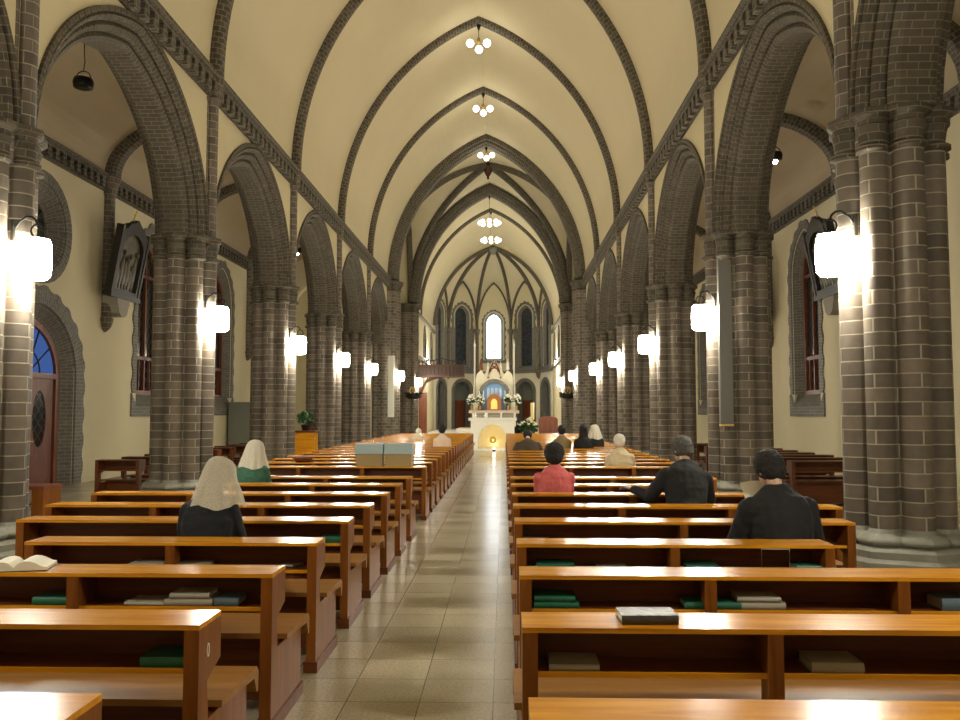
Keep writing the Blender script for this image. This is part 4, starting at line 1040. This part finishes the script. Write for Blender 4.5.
# carved stations of the cross on the aisle walls
def station(sd, k, label):
    y0 = YK(k)-.72; r = thing('relief_panel', label, 'relief', (sd*(XO-.30), y0+.95, 4.54), 0, 'carved relief panels on the aisle walls')
    tilt = Matrix.Rotation(sd*math.radians(-10)*-1*-1, 4, 'Y'); f = lambda u, v, t: tuple(tilt @ Vector((sd*t, u, v)))
    gable = [(-.74,0),(.74,0),(.74,1.55),(.52,1.66),(.4,1.78),(.2,1.84),(0,1.95),(-.2,1.84),(-.4,1.78),(-.52,1.66),(-.74,1.55)]
    inner = [(-.58,.16),(.58,.16),(.58,1.15)] + [(x, 1.15+z) for x, z in reversed(arch_path(.58,.42,.1,6))][1:-1] + [(-.58,1.15)]
    mb = MB(); mb.plate([gable, inner], f, -.10, .06)
    for u in (-.74,.74): mb.box(-.12,.06,u-.05,u+.05,-.06,1.70, M=tilt @ Matrix.Diagonal((sd,1,1,1)))
    mb.box(-.15,.08,-.82,.82,-.06,.05, M=tilt @ Matrix.Diagonal((sd,1,1,1)))
    mb.build('frame', M['frame_dark'], r)
    mb = MB(); rnd = random.Random(k+sd)
    mb.plate([inner], f, 0, .05)
    for i in range(6):
        u = -.42+.168*i; hgt = rnd.uniform(.5,1.0); mb.sphere(f(u, .2+hgt*.45, .0), (.05,.11,hgt*.48), 10, 8, M=tilt.to_3x3()); mb.sphere(f(u+rnd.uniform(-.03,.03), .22+hgt*.97, -.03), (.045,.055,.07), 10, 8)
    mb.build('relief', M['relief'], r)
    mb = MB(); mb.tube([f(-.1,1.9,0), f(-.05,2.08,0), f(.02,2.2,0)], .02, 6); mb.tube([f(-.13,2.06,0), f(.07,2.10,0)], .015, 6); mb.build('finial', M['gold'], r)
    mb = MB(); mb.loft([[(sd*(t), u*q, z) for t, u in ((.27,-.5),(-.08,-.42),(-.08,.42),(.27,.5))] for q, z in ((.8,-.02),(.8,-.2),(.7,-.25),(.5,-.45),(.2,-.52))])
    mb.build('bracket', M['stone_light'], r)
station(-1, 2, 'dark framed relief panel with a gilt finial high on the left aisle wall')
station(1, 2, 'dark framed relief panel on the right aisle wall behind the bright lamp')
station(1, 3, 'dark framed relief panel on the right aisle wall, the farther one')
# left aisle: grey cabinet, wooden stand with plant, bench by the door
r = thing('grey_cabinet', 'tall grey cabinet against the left aisle wall between columns', 'cabinet', (-8.5, 31.0, 0)); MB().box(-.5,.35,-1.0,1.0,0,2.0).build('cabinet_body', M['metal_grey'], r)
for q in (-1, 0): MB().box(.35,.375,q+.03,q+.97,.08,1.94).build('cabinet_door', M['metal_grey'], r)
r = thing('wooden_stand', 'orange-brown wooden stand in the left aisle between two columns', 'stand', (CX-5.9, 25.2, 0)); mb = MB(); mb.box(-.32,.32,-.25,.25,0,1.05); mb.build('stand_body', M['pew'], r); MB().box(-.36,.36,-.29,.29,1.05,1.10).build('stand_top', M['pew_dark'], r)
def bush(mb, c, R, n, sz, rnd, flat=1.0):
    for i in range(n):
        a, b = rnd.uniform(0, 2*PI), math.acos(rnd.uniform(-.5, 1)); q = R*rnd.uniform(.55, 1)
        p = Vector(c)+Vector((q*math.sin(b)*math.cos(a), q*math.sin(b)*math.sin(a)*flat, q*math.cos(b)))
        d = Vector((rnd.uniform(-1,1), rnd.uniform(-1,1), rnd.uniform(-.3,1))).normalized(); s = d.orthogonal().normalized()*sz*.35; bb = len(mb.v)
        n_ = d.cross(s).normalized()*sz*.08
        mb.v += [tuple(p-d*sz*.5), tuple(p+s+n_), tuple(p+d*sz*.5), tuple(p-s+n_)]; mb.face([bb,bb+1,bb+2,bb+3])
        mb.face([bb+3,bb+2,bb+1,bb])
rnd = random.Random(3)
r = thing('potted_plant', 'dark leafy plant on the wooden stand in the left aisle', 'plant', (CX-5.9, 25.2, 1.105)); MB().lathe([(.10,0),(.14,.16),(.15,.17),(.12,.17)], n=14).build('pot', M['frame_dark'], r); mb = MB(); bush(mb, (0,0,.32), .26, 160, .13, rnd); mb.build('foliage', M['leaf'], r, recalc=False)
r = thing('side_table', 'low dark wooden table before the left door, beside the first column', 'table', (CX-6.80, 12.2, 0))
MB().box(-.42,.28,-.25,.25,.55,.60).build('table_top', M['wood_red'], r); MB().box(.10,.27,-.24,.24,0,.55).build('table_cabinet', M['pew_end'], r)
for a, b in ((-.38,-.2),(-.38,.2)): MB().box(a-.025,a+.025,b-.025,b+.025,0,.55).build('leg', M['wood_red'], r)
mb = MB(); mb.box(-.38,.08,-.23,.23,.30,.33); mb.build('lower_shelf', M['page_grey'], r)

# wreath-like iron brackets with gilt emblem, one on each farther pier
for sd, px, lb in ((-1, 413, 'dark iron crown-shaped candle bracket on the left far pier'), (1, 567, 'dark iron crown-shaped candle bracket on the right far pier')):
    Y = 44.9; r = thing('candle_bracket', lb, 'candle holder', (CX+(px-504)*Y/850, Y, 2.45), 0, 'iron candle brackets')
    mb = MB(); mb.lathe([(.20,-.12),(.38,-.05),(.42,.0),(.42,.16),(.38,.16),(.37,.02),(.2,-.06)], n=18)
    for i in range(12): a = 2*PI*i/12; mb.lathe([(.02,.14),(.045,.20),(.02,.24)], (.40*math.cos(a), .40*math.sin(a), 0), n=6)
    mb.box(-.03,.03,.3,.95,-.05,.02); mb.build('crown_ring', M['iron'], r)
    mb = MB()
    for i in range(7): a = PI*i/6; mb.lathe([(.012,.0),(.03,.05),(.012,.09)], (.15*math.cos(a), -.2, .30+.17*math.sin(a)), n=6)
    mb.tube([(.15*math.cos(a), -.2, .30+.17*math.sin(a)) for a in [i*PI/8 for i in range(17)]], .018, 6); mb.tube([(0,-.2,.47),(0,-.2,.13)], .02, 6); mb.build('gilt_emblem', M['gold'], r)

# front altar
ya = 36.3; k_ = ya/850; X = lambda px, y=ya: CX+(px-504)*y/850
r = thing('front_altar', 'white marble front altar with a golden arch relief at the aisle end', 'altar', (X(492.5), ya, 0))
MB().box(-1.03,1.03,0,.95,1.28,1.40).build('altar_slab', M['marble'], r)
MB().box(-.93,.93,.08,.85,0,1.28).build('altar_body', M['marble'], r)
mb = MB(); mb.plate([[(.02+.60*math.cos(a), .42+.70*math.sin(a)) for a in [i*PI/20 for i in range(21)]], ], lambda u, v, t: (u, t, v), .03, .075)
mb.plate([[(-.58,.14),(.62,.14),(.62,.42),(-.58,.42)]], lambda u, v, t: (u, t, v), .04, .075); rl = mb.build('golden_relief', plain('pale_gold_relief', (.80,.62,.27), .4, .25, noise=.12, scale=9), r)
mb = MB()
for a in [i*PI/14 for i in range(1, 14)]: mb.tube([(.02+.10*math.cos(a),.03,.46+.10*math.sin(a)), (.02+.50*math.cos(a),.03,.44+.62*math.sin(a))], [.012,.004], 6)
mb.lathe([(.02,-.04),(.14,-.02),(.14,.02),(.02,.04)], (.02,.03,.46), n=16, M=Matrix.Rotation(PI/2,3,'X')); mb.build('sunburst', M['gold'], rl)
for q in range(7): MB().box(-.62+.075*q,-.62+.075*q+.03,.06,.08,.10,.18).build('inscription_mark', M['stone_light'], r) if q in (0,1,2,4,5,6) else None
al = thing('floor_spotlight', 'small floor spotlight shining on the gold relief of the altar', 'lamp', (X(494), ya-.55, 0)); MB().lathe([(.05,0),(.06,.03),(.05,.09),(.06,.11)], n=12).build('housing', M['iron'], al); MB().sphere((0,0,.11), .03).build('bulb', M['bulb'], al); point_light('spot_glow', (0,.05,.28), 7, .05, WARM, al)
for px, lb in ((475.5,'left white candle cup on the front altar'), (485.5,'right white candle cup on the front altar')):
    c = thing('candle_cup', lb, 'candle', (X(px, ya+.4), ya+.4, 1.401), 0, 'candle cups on the front altar'); MB().lathe([(.05,0),(.03,.03),(.06,.07),(.065,.12)], n=12).build('cup', M['marble'], c); MB().lathe([(.03,.11),(.03,.22)], n=10).build('candle', M['white_wax'], c)
# steps before the chancel carpet etc.; paschal candle, flowers, chair, lectern cloth
r = thing('paschal_candle', 'thick cream paschal candle on a stand right of the altar', 'candle', (X(532.3, 37.6), 37.6, 0)); MB().lathe([(.22,0),(.2,.04),(.05,.08),(.04,.7),(.10,.85),(.11,.9)], n=14).build('candle_stand', M['brass'], r); MB().lathe([(.085,.9),(.085,2.05),(.03,2.06)], n=14).build('candle_shaft', M['wax'], r)
r = thing('flower_arrangement', 'white and yellow flowers at the foot of the paschal candle', 'flowers', (X(528.5, 37.2), 37.2, 0))
MB().lathe([(.22,0),(.26,.5),(.28,.75),(.24,.75)], n=14).build('planter', M['frame_dark'], r)
mb = MB(); bush(mb, (0,0,.95), .42, 260, .16, rnd, .6); mb.build('foliage', M['leaf'], r, recalc=False)
for nm_, mt, n_, sz in (('white_blossoms','petal',22,.065),('yellow_blossoms','petal_yellow',9,.05)):
    mb = MB()
    for i in range(n_): a, q, t = rnd.uniform(0,2*PI), rnd.uniform(.05,.38), rnd.uniform(0,1); mb.sphere((q*math.cos(a), q*.6*math.sin(a)-.1, 1.05+(.42-q)*.9*t+.05), (sz,sz,sz*.7), 8, 5)
    mb.build(nm_, M[mt], r)
r = thing('celebrant_chair', 'high-backed red-brown wooden chair right of the paschal candle', 'chair', (X(548, 39.0), 39.0, 0)); 
mb = MB(); mb.plate([[(-.44,.45)]+[(x, 1.30+z) for x, z in arch_path(.44,.16,.05,8)]+[(.44,.45)]], lambda u, v, t: (u, t, v), 0, .08); mb.build('backrest', M['wood_red'], r); MB().box(-.42,.42,.08,.6,.40,.5).build('seat', M['wood_red'], r)
for a in (-.4,.36):
    for b in (.0,.54): MB().box(a,a+.06,b,b+.06,0,.45).build('leg', M['wood_red'], r)
    MB().box(a,a+.06,.05,.55,.66,.72).build('armrest', M['wood_red'], r)
r = person(X(518.5, 37.8), 37.8, 'dark-clothed person seated beside the flower arrangement', 'black_suit', rz=PI*.9, lean=.1, head_pitch=.3, style='short', vox=.02, bulk=1.1, scale=.95)
st = thing('stool', 'plain dark stool under the seated person by the flowers', 'stool', (X(518.5, 37.8), 37.8, 0)); MB().box(-.2,.2,-.2,.2,.41,.455).build('seat', M['pew_dark'], st)
for a in (-.17,.17):
    for b in (-.17,.17): MB().box(a-.02,a+.02,b-.02,b+.02,0,.41).build('leg', M['pew_dark'], st)
# pulpit with carved canopy on the left, red-brown
Yp = 48.6; Xp = CX+(442-504)*Yp/850
r = thing('pulpit_canopy', 'dark red carved wooden gallery canopy left of the apse', 'canopy', (Xp-.0, Yp, 3.75))
mb = MB(); W_ = 1.28
mb.box(-W_,W_,-.5,.5,-.12,.0); mb.box(-W_-.05,W_+.05,-.55,.55,.50,.58); mb.box(-W_,W_,-.45,.45,0,.5)
mb.build('canopy_body', M['canopy'], r)
mb = MB()
for i in range(13): xx = -W_+2*W_*i/12; mb.box(xx-.03,xx+.03,-.53,-.44,.02,.5); mb.lathe([(.02,.58),(.05,.66),(.02,.72),(.045,.78),(.01,.86)], (xx,-.5,0), n=6)
mb.tube([(-W_,-.5,.72+.0),(-W_*.4,-.5,.80),(0,-.5,.95),(W_*.4,-.5,.80),(W_,-.5,.72)], .03, 6); mb.build('carved_cresting', M['frame_dark'], r)
mb = MB()
for i in range(7): a = i/6; mb.tube([(-W_+.1,-.5,-1.1+.0),(-W_+.15+.35*a,-.45,-.75+.5*a),(-W_+.5+.8*a,-.4,-.15)], .035, 6)
mb.build('curved_braces', M['canopy'], r)
mb = MB(); mb.box(-W_-.05,-W_+.42,-.1,.05,-3.39,-1.0); mb.box(-W_,-W_+.4,-.12,-.1,-3.3,-1.2); mb.build('back_panel', M['wood_red'], r)
mb = MB(); mb.box(-W_,-W_+.15,-.4,.4,-1.2,-.1); mb.build('canopy_post', M['wood_red'], r)
# high altar, retable
Yh = 59.6; kx = lambda px: CX+(px-504)*Yh/850; zh = lambda py: 1.65+(412-py)*Yh/850
r = thing('high_altar', 'pale marble high altar table at the back of the sanctuary', 'altar', (kx(494), Yh, .545))
MB().box(-1.75,1.75,-.45,.45,1.02,1.22).build('altar_slab', plain('rose_marble', (.50,.38,.30), .4, noise=.2), r); MB().box(-1.35,1.35,-.35,.35,0,1.02).build('altar_body', M['stone'], r)
for a in (-1.45,-.5,.5,1.45): MB().lathe([(.09,0),(.06,.08),(.06,.92),(.10,1.02)], (a,-.36,0), n=12).build('colonnette', M['marble'], r)
r = thing('tabernacle', 'golden brown domed tabernacle in the middle of the high altar', 'tabernacle', (kx(494.2), Yh-.02, 1.77)); 
mb = MB(); mb.plate([[(-.50,0)]+[(x,.62+z) for x, z in arch_path(.50,.52,.1,8)]+[(.50,0)]], lambda u, v, t: (u,t,v), -.25,.2); mb.build('tabernacle_body', plain('amber_wood', (.36,.13,.03), .45, .2, noise=.3), r)
mb = MB(); mb.plate([[(-.22,.08)]+[(x,.52+z) for x, z in arch_path(.22,.28,.1,8)]+[(.22,.08)]], lambda u, v, t: (u,t,v), -.28,-.25); mb.build('tabernacle_door', M['gold'], r)
r = thing('blue_niche', 'blue domed niche with white panels behind the tabernacle', 'niche', (kx(494.2), Yh+.45, 1.77))
mb = MB(); o = [(x, 1.05+z) for x, z in arch_path(.90,.92,.08,12)]; mb.plate([[(-.90,0)]+o+[(.90,0)]], lambda u, v, t: (u,t,v), .0,.06); mb.build('niche_back', M['blue_mosaic'], r)
mb = MB(); arch_ring(mb, .88, .90, .08, [(0,-.2),(0,.02),(.26,.02),(.26,-.2)], lambda s, z, x: (s, x, 1.05+z), 14); mb.box(-1.14,-.88,-.2,.02,0,1.05); mb.box(.88,1.14,-.2,.02,0,1.05); mb.build('niche_arch', M['brick_grey'], r)
mb = MB()
for q in (-.42,-.14,.14,.42): mb.plate([[(q-.10,.95)]+[(q+x,1.45+z) for x, z in arch_path(.10,.16,.3,4)]+[(q+.10,.95)]], lambda u, v, t: (u,t,v), -.05,.0)
mb.build('niche_panels', plain('pale_blue_enamel', (.45,.60,.80), .5), r)
# white gothic retable with gables and pinnacles
r = thing('gothic_retable', 'cream carved gothic screen with gable and pinnacles above the high altar', 'retable', (kx(494.2), Yh+.95, .545))
mb = MB(); o = [(x, 2.28+z) for x, z in reversed(arch_path(1.05,1.05,.08,12))]
outl = [(-1.5,0),(-1.5,2.9),(-1.42,3.15),(-1.25,3.8),(-.95,4.1),(-.70,3.75),(-.5,4.2),(-.42,4.25),(-.25,4.5),(0,5.0),(.25,4.5),(.42,4.25),(.5,4.2),(.70,3.75),(.95,4.1),(1.25,3.8),(1.42,3.15),(1.5,2.9),(1.5,0),(1.05,0)]+o+[(-1.05,0)]
mb.plate([outl], lambda u, v, t: (u,t,v), 0,.25); 
mb.build('screen', M['plaster_white'], r)
mb = MB()
for q, z0_, z1_ in ((-1.40,1.9,6.3),(1.40,1.9,6.3),(-.45,3.6,4.7),(.45,3.6,4.7)):
    mb.lathe([(.06,z0_),(.06,z1_-.5),(.10,z1_-.46),(.08,z1_-.4),(.02,z1_)], (q,-.06,0), n=8)
    z = z0_+.1
    while z < z1_-.5: mb.sphere((q,-.12,z), .045, 6, 4); z += .17
mb.build('pinnacle', M['marble'], r)
mb = MB(); mb.tube([(-.45,-.05,3.75),(0,-.05,4.92),(.45,-.05,3.75)], .07, 6); mb.tube([(.28*math.cos(a),-.06,3.95+.30*math.sin(a)) for a in [i*PI/10 for i in range(11)]], .05, 6)
mb.tube([(-.45,-.05,3.95),(-.45,-.05,3.5)], .05, 6); mb.tube([(.45,-.05,3.95),(.45,-.05,3.5)], .05, 6); mb.tube([(.13*math.cos(a),-.06,4.45+.13*math.sin(a)) for a in [i*PI/6 for i in range(12)]], .035, 6, loop=True); mb.build('carved_gable', M['wood_red'], r)
for sd, lb in ((-1,'small dark robed statue on the left shoulder of the gothic screen'), (1,'small dark robed statue on the right shoulder of the gothic screen')):
    s = thing('statue', lb, 'statue', (kx(494.2)+sd*(.95 if sd < 0 else .95), Yh+1.07, 4.655)); mb = MB(); mb.lathe([(.13,0),(.14,.05),(.11,.3),(.12,.5),(.05,.62)], n=10); mb.build('robe', M['wood_red'] if sd < 0 else M['marble'], s); mb = MB(); mb.sphere((0,-.01,.70), (.065,.07,.085)); mb.build('head', M['wood_red'] if sd < 0 else M['marble'], s)
c = thing('crucifix', 'dark standing crucifix on top of the gable before the bright window', 'crucifix', (kx(494.2), Yh+1.07, 5.545)); mb = MB(); mb.box(-.035,.035,-.03,.03,0,.62); mb.box(-.24,.24,-.025,.025,.38,.44); mb.build('cross', M['frame_dark'], c)
mb = MB(); mb.tube([(0,-.05,.12),(0,-.06,.38)], [.02,.035], 6); mb.tube([(-.18,-.05,.42),(0,-.055,.37),(.18,-.05,.42)], .012, 5); mb.sphere((0,-.06,.45), .03); mb.build('corpus', M['brass'], c)
# candles in a row on the high altar and before the screen
for i in range(6):
    q = (-1.15,-.82,-.5,.5,.82,1.15)[i]
    c = thing('altar_candle', 'tall white candle on the high altar, %s from the left' % ORD[i], 'candle', (kx(494.2)+q*.92, Yh+.1, 1.77), 0, 'tall candles on the high altar')
    MB().lathe([(.07,0),(.02,.05),(.02,.3),(.06,.36)], n=10).build('candlestick', M['brass'], c); MB().lathe([(.028,.36),(.028,1.45-.1*abs(q)),(.008,1.47-.1*abs(q))], n=8).build('candle', M['white_wax'], c)
for sd in (-1, 1):
    for j, (dx, z0_) in enumerate(((.98,0),(1.58,0))):
        lb = '%s white flower bouquet on the %s side of the high altar' % (('inner','outer')[j], side_word[sd])
        v = thing('flower_vase', lb, 'flowers', (kx(494.2)+sd*dx, Yh-.12, 1.77), 0, 'bouquets on the high altar')
        MB().lathe([(.08,0),(.09,.12),(.05,.22),(.08,.32),(.06,.32)], n=12).build('vase', M['brass'], v)
        mb = MB(); bush(mb, (0,0,.66), .29, 170, .13, rnd, .6); mb.build('foliage', M['leaf'], v, recalc=False)
        mb = MB()
        for i in range(60): a, b, q = rnd.uniform(0,2*PI), rnd.uniform(0,2.1), rnd.uniform(.2,.35); mb.sphere((q*math.sin(b)*math.cos(a), q*.6*math.sin(b)*math.sin(a), .66+q*1.35*math.cos(b)), (.06,.06,.05), 7, 4)
        mb.build('white_blossoms', M['petal'], v)
sl = thing('sanctuary_spotlight', 'small spotlight above the left of the high altar screen', 'lamp', (-2.6, 55.5, 4.95), 0, 'spotlights of the sanctuary')
for sd in (-1, 1):
    if sd > 0: sl = thing('sanctuary_spotlight', 'small spotlight above the right of the high altar screen', 'lamp', (2.6, 55.5, 4.95), 0, 'spotlights of the sanctuary')
    sl.location = (sd*(XW-.22), 56.2, 5.0); MB().lathe([(.06,-.05),(.09,.05),(.09,.12),(.04,.14)], n=12).build('housing', M['iron'], sl); MB().sphere((0,0,.02), .055).build('bulb', M['bulb'], sl)
    point_light('sanctuary_light', (-sd*.3,.0,-.1), 400, .12, (1,.95,.85), sl)
